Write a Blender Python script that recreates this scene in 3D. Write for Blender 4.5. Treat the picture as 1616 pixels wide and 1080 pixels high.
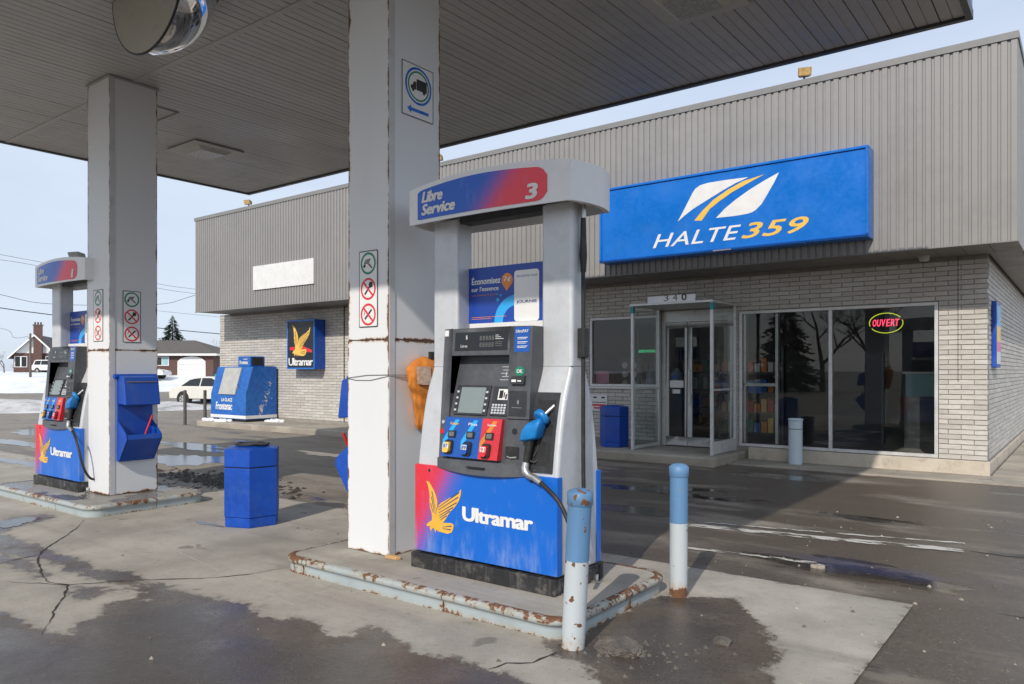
import bpy, bmesh, math, random
import numpy as np
from mathutils import Vector, Matrix, Quaternion

for o in list(bpy.data.objects): bpy.data.objects.remove(o)
SC = bpy.context.scene
COL = SC.collection
random.seed(7)
rng = np.random.default_rng(7)
PI = math.pi

# ------------------------------------------------------------------ camera
cam_data = bpy.data.cameras.new('camera')
cam = bpy.data.objects.new('camera', cam_data); COL.objects.link(cam)
cam_data.sensor_width = 36.0
cam_data.lens = 1192 / 1616 * 36
cam_data.shift_y = 46 / 1616
cam_data.clip_start = 0.05; cam_data.clip_end = 6000
cam.location = (0, 0, 1.40)
cam.rotation_euler = (PI / 2, 0, math.radians(37.42))
SC.camera = cam

# ------------------------------------------------------------------ sky, sun, exposure
SUN = Vector((0.26, -1.0, 0.69)).normalized()          # towards the sun
SUN_EL = math.asin(SUN.z)
world = bpy.data.worlds.new('World'); SC.world = world; world.use_nodes = True
wt = world.node_tree
for n in list(wt.nodes): wt.nodes.remove(n)
w_out = wt.nodes.new('ShaderNodeOutputWorld')
w_bg = wt.nodes.new('ShaderNodeBackground'); w_bg.inputs['Strength'].default_value = 0.122
w_sky = wt.nodes.new('ShaderNodeTexSky'); w_sky.sky_type = 'NISHITA'; w_sky.sun_disc = False
w_sky.sun_elevation = SUN_EL; w_sky.sun_rotation = math.atan2(SUN.x, SUN.y)
w_sky.air_density = 1.0; w_sky.dust_density = 1.2; w_sky.ozone_density = 1.0
# thin high cloud veil over the whole sky
w_tc = wt.nodes.new('ShaderNodeTexCoord')
w_map = wt.nodes.new('ShaderNodeMapping'); w_map.inputs['Scale'].default_value = (1.2, 1.2, 3.5)
w_no = wt.nodes.new('ShaderNodeTexNoise'); w_no.inputs['Scale'].default_value = 1.6
w_no.inputs['Detail'].default_value = 7; w_no.inputs['Roughness'].default_value = 0.55
w_rmp = wt.nodes.new('ShaderNodeMapRange')
w_rmp.inputs[1].default_value = 0.3; w_rmp.inputs[2].default_value = 0.72
w_rmp.inputs[3].default_value = 0.62; w_rmp.inputs[4].default_value = 0.94
w_mix = wt.nodes.new('ShaderNodeMix'); w_mix.data_type = 'RGBA'
w_mix.inputs[7].default_value = (6.2, 7.0, 8.3, 1)
wt.links.new(w_tc.outputs['Generated'], w_map.inputs[0]); wt.links.new(w_map.outputs[0], w_no.inputs[0])
wt.links.new(w_no.outputs[0], w_rmp.inputs[0]); wt.links.new(w_rmp.outputs[0], w_mix.inputs[0])
wt.links.new(w_sky.outputs[0], w_mix.inputs[6]); wt.links.new(w_mix.outputs[2], w_bg.inputs['Color'])
wt.links.new(w_bg.outputs[0], w_out.inputs[0])

sun_data = bpy.data.lights.new('sun', 'SUN'); sun_data.energy = 3.15; sun_data.angle = math.radians(0.6)
sun_data.color = (1.0, 0.93, 0.83)
sun = bpy.data.objects.new('sun', sun_data); COL.objects.link(sun)
sun.rotation_mode = 'QUATERNION'; sun.rotation_quaternion = (-SUN).to_track_quat('-Z', 'Y')
sun.location = (10, -30, 30)

SC.view_settings.view_transform = 'Standard'; SC.view_settings.look = 'None'
SC.view_settings.exposure = 0.0; SC.view_settings.gamma = 1.0; SC.view_settings.use_curve_mapping = False
SC.cycles.max_bounces = 6; SC.cycles.diffuse_bounces = 3; SC.cycles.glossy_bounces = 3; SC.cycles.transparent_max_bounces = 10
SC.cycles.caustics_reflective = False; SC.cycles.caustics_refractive = False
SC.cycles.use_denoising = True

# ------------------------------------------------------------------ helpers: nodes and materials
class NT:
    def __init__(s, name):
        s.m = bpy.data.materials.new(name); s.m.use_nodes = True; s.t = s.m.node_tree
        s.b = s.t.nodes['Principled BSDF']; s.out = s.t.nodes['Material Output']
    def n(s, typ, ins=None, **props):
        nd = s.t.nodes.new('ShaderNode' + typ)
        for k, v in props.items(): setattr(nd, k, v)
        for k, v in (ins or {}).items(): s.set(nd.inputs[k], v)
        return nd
    def set(s, sock, v):
        if hasattr(v, 'is_output'): s.t.links.new(v, sock)
        elif isinstance(v, tuple) and len(v) == 3 and sock.type == 'RGBA': sock.default_value = (*v, 1)
        else: sock.default_value = v
    def math(s, op, a, b=0.0, c=0.0, clamp=False):
        nd = s.t.nodes.new('ShaderNodeMath'); nd.operation = op; nd.use_clamp = clamp
        s.set(nd.inputs[0], a); s.set(nd.inputs[1], b)
        if op in ('MULTIPLY_ADD', 'SMOOTH_MIN', 'WRAP'): s.set(nd.inputs[2], c)
        return nd.outputs[0]
    def mix(s, f, a, b):
        nd = s.t.nodes.new('ShaderNodeMix'); nd.data_type = 'RGBA'
        s.set(nd.inputs[0], f); s.set(nd.inputs[6], a); s.set(nd.inputs[7], b); return nd.outputs[2]
    def ramp(s, v, lo, hi, a=0.0, b=1.0):
        nd = s.t.nodes.new('ShaderNodeMapRange'); nd.interpolation_type = 'SMOOTHSTEP'
        s.set(nd.inputs[0], v); s.set(nd.inputs[1], lo); s.set(nd.inputs[2], hi); s.set(nd.inputs[3], a); s.set(nd.inputs[4], b)
        return nd.outputs[0]
    def pos(s): return s.n('NewGeometry').outputs['Position']
    def obj(s): return s.n('TexCoord').outputs['Object']
    def attr(s, nm): return s.n('Attribute', attribute_name=nm).outputs['Fac']
    def noise(s, vec, scale, detail=4, rough=0.55, stretch=None):
        if stretch: vec = s.n('Mapping', {0: vec, 'Scale': stretch}).outputs[0]
        return s.n('TexNoise', {'Vector': vec, 'Scale': scale, 'Detail': detail, 'Roughness': rough}).outputs[0]
    def bump(s, h, strength=0.3, dist=0.01):
        nd = s.n('Bump', {'Height': h, 'Strength': strength, 'Distance': dist}); s.t.links.new(nd.outputs[0], s.b.inputs['Normal'])
    def bs(s, **kw):
        names = dict(col='Base Color', rough='Roughness', metal='Metallic', spec='Specular IOR Level', coat='Coat Weight', alpha='Alpha', emis='Emission Color', es='Emission Strength', trans='Transmission Weight')
        for k, v in kw.items(): s.set(s.b.inputs[names[k]], v)
        return s.m

def dim(c, f): return tuple(min(1, x * f) for x in c)
def mat(name, col, rough=0.5, metal=0.0, var=0.12, vs=6.0, bump=0.0, bsc=120.0, dirt=0.0, dirtcol=(0.10, 0.085, 0.07), rnd=0.0, spec=0.5, rvar=0.12, streak=0.0):
    N = NT(name); p = N.pos()
    big = N.noise(p, vs, 3); fine = N.noise(p, vs * 9, 2)
    f = N.math('ADD', N.math('MULTIPLY', big, 0.65), N.math('MULTIPLY', fine, 0.35))
    c = N.mix(N.ramp(f, 0.3, 0.7), dim(col, 1 - var), dim(col, 1 + var))
    if rnd:
        r = N.n('ObjectInfo').outputs['Random']
        c = N.mix(N.math('MULTIPLY', r, rnd), c, dim(col, 0.45))
    if streak:
        st = N.noise(p, 7, 6, 0.6, (6, 6, 0.35)); c = N.mix(N.math('MULTIPLY', N.ramp(st, 0.5, 0.8), streak), c, dirtcol)
    if dirt:
        d = N.noise(p, vs * 1.7, 5, 0.65); c = N.mix(N.math('MULTIPLY', N.ramp(d, 0.48, 0.75), dirt), c, dirtcol)
    N.bs(col=c, metal=metal, spec=spec, rough=N.ramp(f, 0.3, 0.7, max(0.02, rough - rvar), min(1, rough + rvar)))
    if bump: N.bump(N.noise(p, bsc, 4), bump, 0.004)
    return N.m

# ------------------------------------------------------------------ helpers: meshes
class MB:
    """collects shapes; build() links them as one mesh object"""
    def __init__(s): s.v = []; s.f = []; s.mi = []; s.e = []; s.sm = []
    def add(s, vs, fs, mi=0, edge=None, smooth=False):
        b = len(s.v); s.v += [tuple(v) for v in vs]; s.e += list(edge) if edge is not None else [1.0] * len(vs)
        for f in fs: s.f.append([b + i for i in f]); s.mi.append(mi); s.sm.append(smooth)
        return s
    def box(s, x0, y0, z0, x1, y1, z1, mi=0):
        return s.add([(x0, y0, z0), (x1, y0, z0), (x1, y1, z0), (x0, y1, z0), (x0, y0, z1), (x1, y0, z1), (x1, y1, z1), (x0, y1, z1)],
                     [(0, 3, 2, 1), (4, 5, 6, 7), (0, 1, 5, 4), (1, 2, 6, 5), (2, 3, 7, 6), (3, 0, 4, 7)], mi)
    def prism(s, poly, axis, d0, d1, mi=0, smooth=False):
        """poly: 2d outline; axis x: (y,z), y: (x,z), z: (x,y)"""
        n = len(poly)
        mk = {'x': lambda p, d: (d, p[0], p[1]), 'y': lambda p, d: (p[0], d, p[1]), 'z': lambda p, d: (p[0], p[1], d)}[axis]
        vs = [mk(p, d0) for p in poly] + [mk(p, d1) for p in poly]
        fs = [tuple(range(n)), tuple(range(2 * n - 1, n - 1, -1))] + [(i, n + i, n + (i + 1) % n, (i + 1) % n) for i in range(n)]
        return s.add(vs, fs, mi, smooth=False)
    def tube(s, path, r, seg=8, mi=0, caps=True):
        P = [Vector(p) for p in path]; n = len(P); R = r if isinstance(r, (list, tuple)) else [r] * n
        up = None; vs = []; fs = []
        for i, p in enumerate(P):
            t = (P[min(i + 1, n - 1)] - P[max(i - 1, 0)]).normalized()
            if up is None: up = t.orthogonal().normalized()
            up = (up - t * up.dot(t)); up = up.normalized() if up.length > 1e-6 else t.orthogonal().normalized()
            w = t.cross(up)
            vs += [p + (up * math.cos(2 * PI * k / seg) + w * math.sin(2 * PI * k / seg)) * R[i] for k in range(seg)]
        for i in range(n - 1):
            for k in range(seg): fs.append((i * seg + k, i * seg + (k + 1) % seg, (i + 1) * seg + (k + 1) % seg, (i + 1) * seg + k))
        s.add(vs, fs, mi, smooth=True)
        if caps: s.add(vs[:seg], [tuple(range(seg - 1, -1, -1))], mi); s.add(vs[-seg:], [tuple(range(seg))], mi)
        return s
    def lathe(s, prof, c=(0, 0, 0), seg=24, mi=0, edge=None):
        vs = []; ed = []
        for j, (r, z) in enumerate(prof):
            for k in range(seg):
                a = 2 * PI * k / seg; vs.append((c[0] + r * math.cos(a), c[1] + r * math.sin(a), c[2] + z)); ed.append(edge[j] if edge else 1.0)
        fs = [(i * seg + k, i * seg + (k + 1) % seg, (i + 1) * seg + (k + 1) % seg, (i + 1) * seg + k) for i in range(len(prof) - 1) for k in range(seg)]
        return s.add(vs, fs, mi, ed, True)
    def grid(s, o, u, v, nu, nv, mi=0, edge=None, off=None):
        """o corner, u and v full edge vectors; edge(a,b) gives the edge attribute at fractions a,b"""
        o, u, v = Vector(o), Vector(u), Vector(v); vs = []; ed = []
        for j in range(nv + 1):
            for i in range(nu + 1):
                a, b = i / nu, j / nv; p = o + u * a + v * b
                if off: p = p + Vector(off(a, b))
                vs.append(p); ed.append(edge(a, b) if edge else 1.0)
        w = nu + 1
        return s.add(vs, [(j * w + i, j * w + i + 1, (j + 1) * w + i + 1, (j + 1) * w + i) for j in range(nv) for i in range(nu)], mi, ed, bool(off))
    def mesh(s, name, mats):
        me = bpy.data.meshes.new(name); me.from_pydata(s.v, [], s.f); me.update()
        for m in (mats if isinstance(mats, (list, tuple)) else [mats]): me.materials.append(m)
        me.polygons.foreach_set('material_index', s.mi); me.polygons.foreach_set('use_smooth', s.sm)
        if any(x != 1.0 for x in s.e):
            a = me.attributes.new('edge', 'FLOAT', 'POINT'); a.data.foreach_set('value', np.array(s.e, dtype=np.float32))
        return me
    def build(s, name, mats, parent=None, loc=None, rz=0.0, bevel=0.0, fixn=False):
        me = s.mesh(name, mats)
        if fixn or bevel:
            bm = bmesh.new(); bm.from_mesh(me)
            if bevel: bmesh.ops.remove_doubles(bm, verts=bm.verts, dist=1e-5)
            bmesh.ops.recalc_face_normals(bm, faces=bm.faces); bm.to_mesh(me); bm.free()
        o = bpy.data.objects.new(name, me); COL.objects.link(o); o.parent = parent
        if loc: o.location = loc
        if rz: o.rotation_euler.z = rz
        if bevel:
            b = o.modifiers.new('bevel', 'BEVEL'); b.width = bevel; b.segments = 2; b.limit_method = 'ANGLE'; b.angle_limit = math.radians(35)
            me.polygons.foreach_set('use_smooth', [True] * len(me.polygons))
            w = o.modifiers.new('wn', 'WEIGHTED_NORMAL'); w.keep_sharp = True
        return o

def tag(o, label=None, cat=None, group=None, kind=None):
    if label: o['label'] = label
    if cat: o['category'] = cat
    if group: o['group'] = group
    if kind: o['kind'] = kind
    return o
def thing(name, label, cat, loc=(0, 0, 0), rz=0.0, group=None):
    o = bpy.data.objects.new(name, None); COL.objects.link(o); o.location = loc; o.rotation_euler.z = rz
    o.empty_display_size = 0.1
    return tag(o, label, cat, group)
def struct(o): o['kind'] = 'structure'; return o
def copy_tree(o, parent=None):
    c = o.copy(); COL.objects.link(c); c.parent = parent
    for ch in list(o.children): copy_tree(ch, c)
    return c
def inst(src, parent, loc, scale=(1, 1, 1), rz=0.0):
    c = src.copy(); COL.objects.link(c); c.parent = parent; c.location = loc; c.scale = scale; c.rotation_euler.z = rz
    return c

def text_mb(s, box, plane='xz', at=0.0, bold=0.0, shear=0.0, depth=0.0015, keep=False, mi=0, into=None, spacing=1.0, align='L'):
    """lettering fitted into box (u0,v0,u1,v1) on a plane: xz faces -y at y=at, yz faces +x at x=at"""
    cu = bpy.data.curves.new('t', 'FONT'); cu.body = s; cu.size = 1.0;  cu.shear = shear; cu.space_character = spacing
    cu.resolution_u = 3; cu.fill_mode = 'FRONT' if hasattr(cu, 'fill_mode') else cu.fill_mode
    ob = bpy.data.objects.new('t', cu); COL.objects.link(ob)
    dg = bpy.context.evaluated_depsgraph_get(); me = bpy.data.meshes.new_from_object(ob.evaluated_get(dg))
    V = np.array([v.co[:] for v in me.vertices]); F = [list(p.vertices) for p in me.polygons]
    bpy.data.objects.remove(ob); bpy.data.curves.remove(cu); bpy.data.meshes.remove(me)
    mb = into or MB()
    if len(V) == 0: return mb
    lo = V.min(0); hi = V.max(0); u0, v0, u1, v1 = box
    sx = (u1 - u0) / max(1e-6, hi[0] - lo[0]); sy = (v1 - v0) / max(1e-6, hi[1] - lo[1])
    if keep: sx = sy = min(sx, sy)
    U = (V[:, 0] - lo[0]) * sx; W = v0 + (V[:, 1] - lo[1]) * sy
    off = {'L': u0, 'C': (u0 + u1) / 2 - U.max() / 2, 'R': u1 - U.max()}[align]; U = U + off
    k = bold * 0.9 * abs(sy); dirs = [(0, 0)] + ([(k, 0), (-k, 0), (k * .7, k * .5), (-k * .7, -k * .5), (k * .7, -k * .5), (-k * .7, k * .5)] if bold else [])
    for j, (du, dv) in enumerate(dirs):
        e = j * 0.00012
        if plane == 'xz': q = [(a + du, at - e, b + dv) for a, b in zip(U, W)]
        elif plane == 'yz': q = [(at + e, a + du, b + dv) for a, b in zip(U, W)]
        mb.add(q, F, mi)
    return mb
def flat(poly, plane='xz', at=0.0, mi=0, into=None):
    mb = into or MB()
    mk = (lambda p: (p[0], at, p[1])) if plane == 'xz' else (lambda p: (at, p[0], p[1]))
    return mb.add([mk(p) for p in poly], [tuple(range(len(poly)))], mi)
def tess(poly, plane='xz', at=0.0, mi=0, into=None):
    """concave outline, triangulated"""
    from mathutils.geometry import tessellate_polygon
    mb = into or MB()
    mk = (lambda p: (p[0], at, p[1])) if plane == 'xz' else (lambda p: (at, p[0], p[1]))
    tr = tessellate_polygon([[Vector((p[0], p[1], 0)) for p in poly]])
    return mb.add([mk(p) for p in poly], [tuple(t) for t in tr], mi)
def ringpoly(cx, cz, rx, rz, n=28, a0=0.0, a1=2 * PI):
    return [(cx + rx * math.cos(a0 + (a1 - a0) * i / n), cz + rz * math.sin(a0 + (a1 - a0) * i / n)) for i in range(n if abs(a1 - a0 - 2 * PI) < 1e-6 else n + 1)]
def annulus(cx, cz, r0, r1, plane, at, mi, into, sx=1.0, n=32):
    mk = (lambda a, b: (a, at, b)) if plane == 'xz' else (lambda a, b: (at, a, b))
    vs = []
    for i in range(n):
        a = 2 * PI * i / n
        vs += [mk(cx + sx * r0 * math.cos(a), cz + r0 * math.sin(a)), mk(cx + sx * r1 * math.cos(a), cz + r1 * math.sin(a))]
    return into.add(vs, [(2 * i, 2 * i + 1, (2 * i + 3) % (2 * n), (2 * i + 2) % (2 * n)) for i in range(n)], mi)
def rrect(x0, y0, x1, y1, r, n=5):
    pts = []
    for cx, cy, a in ((x1 - r, y1 - r, 0), (x0 + r, y1 - r, 90), (x0 + r, y0 + r, 180), (x1 - r, y0 + r, 270)):
        for i in range(n + 1):
            t = math.radians(a + 90 * i / n); pts.append((cx + r * math.cos(t), cy + r * math.sin(t)))
    return pts

# ------------------------------------------------------------------ materials
M = {}
M['silver'] = mat('pump_silver', (0.58, 0.60, 0.63), 0.42, 0.15, 0.05, 5, dirt=0.25, dirtcol=(0.30, 0.29, 0.27))
M['charcoal'] = mat('charcoal_plastic', (0.078, 0.084, 0.096), 0.48, 0, 0.15, 7, 0.12, 500, dirt=0.35, dirtcol=(0.16, 0.15, 0.14))
M['charcoal2'] = mat('dark_bezel', (0.030, 0.032, 0.036), 0.45, 0, 0.15, 7, dirt=0.3, dirtcol=(0.12, 0.11, 0.10))
M['black'] = mat('black_rubber', (0.016, 0.016, 0.017), 0.55, 0, 0.2, 10, dirt=0.3, dirtcol=(0.10, 0.09, 0.08))
M['blackbase'] = mat('dirty_black_steel', (0.022, 0.022, 0.024), 0.55, 0, 0.2, 10, dirt=0.75, dirtcol=(0.17, 0.16, 0.145), streak=0.6)
M['white'] = mat('white_print', (0.80, 0.80, 0.79), 0.45, 0, 0.04, 6)
M['whitedirty'] = mat('white_board', (0.76, 0.76, 0.75), 0.5, 0, 0.05, 5, dirt=0.2, dirtcol=(0.35, 0.34, 0.32))
M['yellow'] = mat('gold_print', (0.85, 0.47, 0.06), 0.4, 0, 0.06, 8)
M['gold'] = mat('amber_print', (0.88, 0.55, 0.10), 0.4, 0, 0.05, 8)
M['navy'] = mat('navy_print', (0.015, 0.045, 0.21), 0.35, 0, 0.06, 6)
M['blue'] = mat('sign_blue', (0.006, 0.165, 0.62), 0.32, 0, 0.06, 2, dirt=0.12, dirtcol=(0.10, 0.2, 0.42))
M['royal'] = mat('royal_plastic', (0.003, 0.068, 0.43), 0.40, 0, 0.14, 3, dirt=0.35, dirtcol=(0.07, 0.14, 0.36), streak=0.25)
M['sky'] = mat('light_blue_print', (0.03, 0.40, 0.85), 0.35, 0, 0.04, 6)
M['teal'] = mat('teal_clip', (0.02, 0.25, 0.27), 0.4)
M['red'] = mat('red_print', (0.70, 0.028, 0.045), 0.38, 0, 0.06, 8)
M['redplastic'] = mat('red_plastic', (0.62, 0.02, 0.02), 0.35)
M['green'] = mat('green_print', (0.01, 0.22, 0.13), 0.45)
M['orange'] = mat('orange_cloth', (0.64, 0.215, 0.03), 0.8, 0, 0.22, 9, 0.25, 300, dirt=0.35, dirtcol=(0.45, 0.15, 0.03))
M['orangeprint'] = mat('orange_print', (0.78, 0.25, 0.03), 0.4)
M['nozzleblue'] = mat('nozzle_blue', (0.010, 0.21, 0.58), 0.38, 0, 0.12, 14, dirt=0.3, dirtcol=(0.02, 0.08, 0.2))
M['steel'] = mat('worn_steel', (0.50, 0.50, 0.50), 0.35, 0.8, 0.12, 20)
M['alu'] = mat('aluminium_frame', (0.66, 0.66, 0.65), 0.38, 0.25, 0.08, 6, dirt=0.25, dirtcol=(0.25, 0.24, 0.22))
M['screen'] = mat('lcd_screen', (0.22, 0.27, 0.27), 0.12, 0, 0.04, 8)
M['display'] = mat('dark_display', (0.012, 0.013, 0.015), 0.07, 0, 0.2, 8, rvar=0.03)
M['lcdgrey'] = mat('lcd_grey', (0.16, 0.17, 0.16), 0.2)
M['cladding'] = mat('taupe_cladding', (0.285, 0.279, 0.272), 0.48, 0, 0.05, 1.3, rnd=0.06, dirt=0.10, dirtcol=(0.20, 0.19, 0.175), streak=0.10)
M['flash'] = mat('taupe_flashing', (0.225, 0.222, 0.218), 0.45, 0, 0.06, 2)
M['soffit'] = mat('soffit_board', (0.22, 0.215, 0.205), 0.5, 0, 0.08, 2, rnd=0.15, dirt=0.2)
M['plank'] = mat('canopy_plank', (0.445, 0.445, 0.44), 0.42, 0, 0.07, 1.5, rnd=0.13, dirt=0.22, dirtcol=(0.20, 0.185, 0.17))
M['fixture'] = mat('lamp_housing', (0.50, 0.49, 0.46), 0.5, 0, 0.06, 5, dirt=0.2)
M['frost'] = mat('frosted_lens', (0.42, 0.43, 0.42), 0.25, 0, 0.1, 30)
M['mortar'] = mat('mortar', (0.30, 0.28, 0.25), 0.9, 0, 0.15, 9, 0.3, 200)
M['cream'] = mat('cream_foundation', (0.56, 0.50, 0.41), 0.8, 0, 0.10, 3, 0.3, 90, dirt=0.55, dirtcol=(0.24, 0.20, 0.15))
M['darkposts'] = mat('weathered_post', (0.10, 0.09, 0.085), 0.7, 0, 0.2, 12, 0.3, 100)
M['snow'] = mat('snow', (0.80, 0.82, 0.85), 0.7, 0, 0.10, 0.35, 0.8, 3.0, dirt=0.40, dirtcol=(0.50, 0.48, 0.45))
M['dirtysnow'] = mat('dirty_snow', (0.55, 0.54, 0.53), 0.75, 0, 0.2, 0.8, 0.7, 4.0, dirt=0.8, dirtcol=(0.13, 0.11, 0.09))
M['housebrick'] = mat('house_brick', (0.12, 0.065, 0.055), 0.85, 0, 0.2, 3)
M['shingle'] = mat('roof_shingle', (0.11, 0.095, 0.085), 0.85, 0, 0.15, 2)
M['bark'] = mat('grey_bark', (0.13, 0.105, 0.09), 0.9, 0, 0.2, 4)
M['carwhite'] = mat('car_paint', (0.66, 0.64, 0.58), 0.22, 0, 0.03, 3, dirt=0.3, dirtcol=(0.36, 0.33, 0.28))
M['carglass'] = mat('car_glass', (0.02, 0.024, 0.026), 0.05, 0, 0.1, 3, rvar=0.02)
M['tyre'] = mat('tyre', (0.018, 0.018, 0.018), 0.8)
M['wire'] = mat('cable', (0.02, 0.02, 0.022), 0.6)
M['mirror'] = mat('mirror_chrome', (0.75, 0.76, 0.78), 0.04, 1.0, 0.02, 3, rvar=0.02)
M['beige'] = mat('beige_backing', (0.44, 0.42, 0.36), 0.6, 0, 0.05, 4, dirt=0.15)
M['floor'] = mat('shop_floor', (0.30, 0.28, 0.25), 0.4, 0, 0.15, 2)
M['interior'] = mat('shop_wall', (0.26, 0.28, 0.27), 0.7, 0, 0.1, 2)
M['ceil'] = mat('shop_ceiling', (0.60, 0.60, 0.58), 0.8)
M['tealpanel'] = mat('teal_counter', (0.30, 0.52, 0.56), 0.5)
M['bottle'] = mat('water_jug', (0.25, 0.40, 0.52), 0.15)
M['pink'] = mat('pink_notice', (0.75, 0.28, 0.45), 0.6)
M['chunk'] = mat('broken_asphalt', (0.12, 0.105, 0.09), 0.85, 0, 0.3, 14, 0.8, 60)
M['mud'] = mat('mud', (0.045, 0.036, 0.028), 0.6, 0, 0.3, 9, 0.8, 40)
M['yellowfilm'] = mat('film_yellow', (0.35, 0.27, 0.03), 0.5)
M['crack'] = mat('crack_dark', (0.035, 0.03, 0.027), 0.9)
M['poster'] = mat('poster_back', (0.10, 0.2, 0.45), 0.4)

def emit(name, c, s):
    N = NT(name); return N.bs(col=(0.02, 0.02, 0.02), emis=c, es=s)
M['neonred'] = emit('neon_red', (1.0, 0.05, 0.12), 2.2)
M['neonyellow'] = emit('neon_yellow', (0.75, 0.85, 0.05), 0.8)
M['ledgreen'] = emit('led_green', (0.05, 0.9, 0.35), 0.7)

def glass(name, tint=(0.86, 0.90, 0.89), ior=1.5, rough=0.0, dirt=0.0):
    N = NT(name); N.t.nodes.remove(N.b)
    tr = N.n('BsdfTransparent', {0: (*tint, 1)}); gl = N.n('BsdfGlossy', {0: (1, 1, 1, 1), 'Roughness': rough})
    fr = N.n('Fresnel', {0: ior}); f = N.math('MULTIPLY', fr.outputs[0], 1.25, clamp=True)
    mx = N.n('MixShader', {0: f, 1: tr.outputs[0], 2: gl.outputs[0]})
    if dirt:
        df = N.n('BsdfDiffuse', {0: (0.5, 0.5, 0.48, 1)})
        d = N.math('MULTIPLY', N.ramp(N.noise(N.pos(), 3, 6), 0.4, 0.8), dirt)
        mx = N.n('MixShader', {0: d, 1: mx.outputs[0], 2: df.outputs[0]})
    N.t.links.new(mx.outputs[0], N.out.inputs[0]); return N.m
M['glass'] = glass('window_glass', (0.88, 0.92, 0.915), 1.5, dirt=0.02)
M['clear'] = glass('screen_glass', (0.80, 0.87, 0.85), 1.45, dirt=0.10)

RUST = ((0.235, 0.105, 0.045), (0.085, 0.042, 0.025))
def rusty(name, base, amount=0.5, reach=0.05, rough=0.45, spots=0.0, stain=(0.50, 0.28, 0.10), dirt=0.2, freq=9):
    """paint that rusts from its edges (mesh attribute 'edge' = metres to the nearest one)"""
    N = NT(name); p = N.pos(); e = N.attr('edge')
    n1 = N.noise(p, freq, 7, 0.72); n2 = N.noise(p, 30, 3, 0.6); n3 = N.noise(p, 3.2, 3)
    d = N.math('DIVIDE', e, reach)
    v = N.math('SUBTRACT', N.math('ADD', N.math('MULTIPLY', n1, 0.75), N.math('MULTIPLY', n3, 0.5)), N.math('MULTIPLY', d, 0.22))
    lo = 0.80 - amount * 0.42
    r = N.ramp(v, lo, lo + 0.05)
    if spots:
        sp = N.ramp(N.math('SUBTRACT', N.noise(p, 26, 3, 0.5), N.math('MULTIPLY', N.ramp(n3, 0.3, 0.62), 0.2)), 0.66 - spots * 0.16, 0.70 - spots * 0.16)
        r = N.math('MAXIMUM', r, sp)
    halo = N.ramp(v, lo - 0.13, lo + 0.03)
    g = N.ramp(N.noise(p, 2.5, 6, 0.6, (1, 1, 0.3)), 0.45, 0.8)
    b = N.mix(N.math('MULTIPLY', g, dirt), base, dim(base, 0.62))
    b = N.mix(N.math('MULTIPLY', halo, 0.45), b, stain)
    c = N.mix(r, b, N.mix(n2, RUST[1], RUST[0]))
    N.bs(col=c, rough=N.math('ADD', N.math('MULTIPLY', r, 0.4), rough)); N.bump(N.math('MULTIPLY', r, n2), 0.4, 0.004)
    return N.m
M['colpaint'] = rusty('column_paint', (0.755, 0.77, 0.785), 0.62, 0.019, dirt=0.12)
M['kerbpaint'] = rusty('kerb_paint', (0.38, 0.44, 0.46), 0.56, 0.028, 0.5, dirt=0.7, freq=22, stain=(0.42, 0.30, 0.15))
M['bollardwhite'] = rusty('bollard_white', (0.52, 0.57, 0.60), 0.54, 0.13, 0.45, 0.85, dirt=0.45, freq=14)
M['bollardblue'] = rusty('bollard_blue', (0.12, 0.26, 0.46), 0.26, 0.10, 0.5, 0.50, stain=(0.25, 0.25, 0.2), dirt=0.55, freq=14)
M['postpale'] = rusty('post_pale', (0.55, 0.66, 0.72), 0.15, 0.06, 0.4, 0.0)
def icepaint():
    N = NT('chipped_blue_paint'); p = N.pos()
    v = N.math('ADD', N.math('MULTIPLY', N.noise(p, 5, 8, 0.65), 0.7), N.math('MULTIPLY', N.noise(p, 1.6, 3), 0.5))
    v = N.math('ADD', v, N.math('MULTIPLY', N.math('SUBTRACT', N.noise(p, 28, 4, 0.7), 0.5), 0.30)); r = N.ramp(v, 0.745, 0.765); c = N.mix(N.ramp(N.noise(p, 12, 4), 0.3, 0.7), (0.008, 0.09, 0.40), (0.014, 0.15, 0.50))
    return N.bs(col=N.mix(r, c, (0.60, 0.57, 0.50)), rough=0.45)
M['icepaint'] = icepaint()

def brickmat():
    N = NT('glazed_brick'); p = N.pos(); r = N.n('ObjectInfo').outputs['Random']; a = N.attr('edge')
    t = N.math('FRACT', N.math('ADD', N.math('MULTIPLY', r, 7.3), a))
    c = N.mix(t, (0.66, 0.635, 0.59), (0.52, 0.495, 0.455))
    c = N.mix(N.ramp(N.noise(p, 14, 7, 0.65, (1, 1, 3)), 0.4, 0.75, 0, 0.55), c, (0.40, 0.375, 0.335))
    c = N.mix(N.ramp(N.noise(p, 1.0, 3), 0.45, 0.8, 0, 0.35), c, (0.42, 0.37, 0.31))
    N.bs(col=c, rough=0.55); N.bump(N.noise(p, 60, 5), 0.35, 0.004); return N.m
M['brick'] = brickmat()

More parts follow.
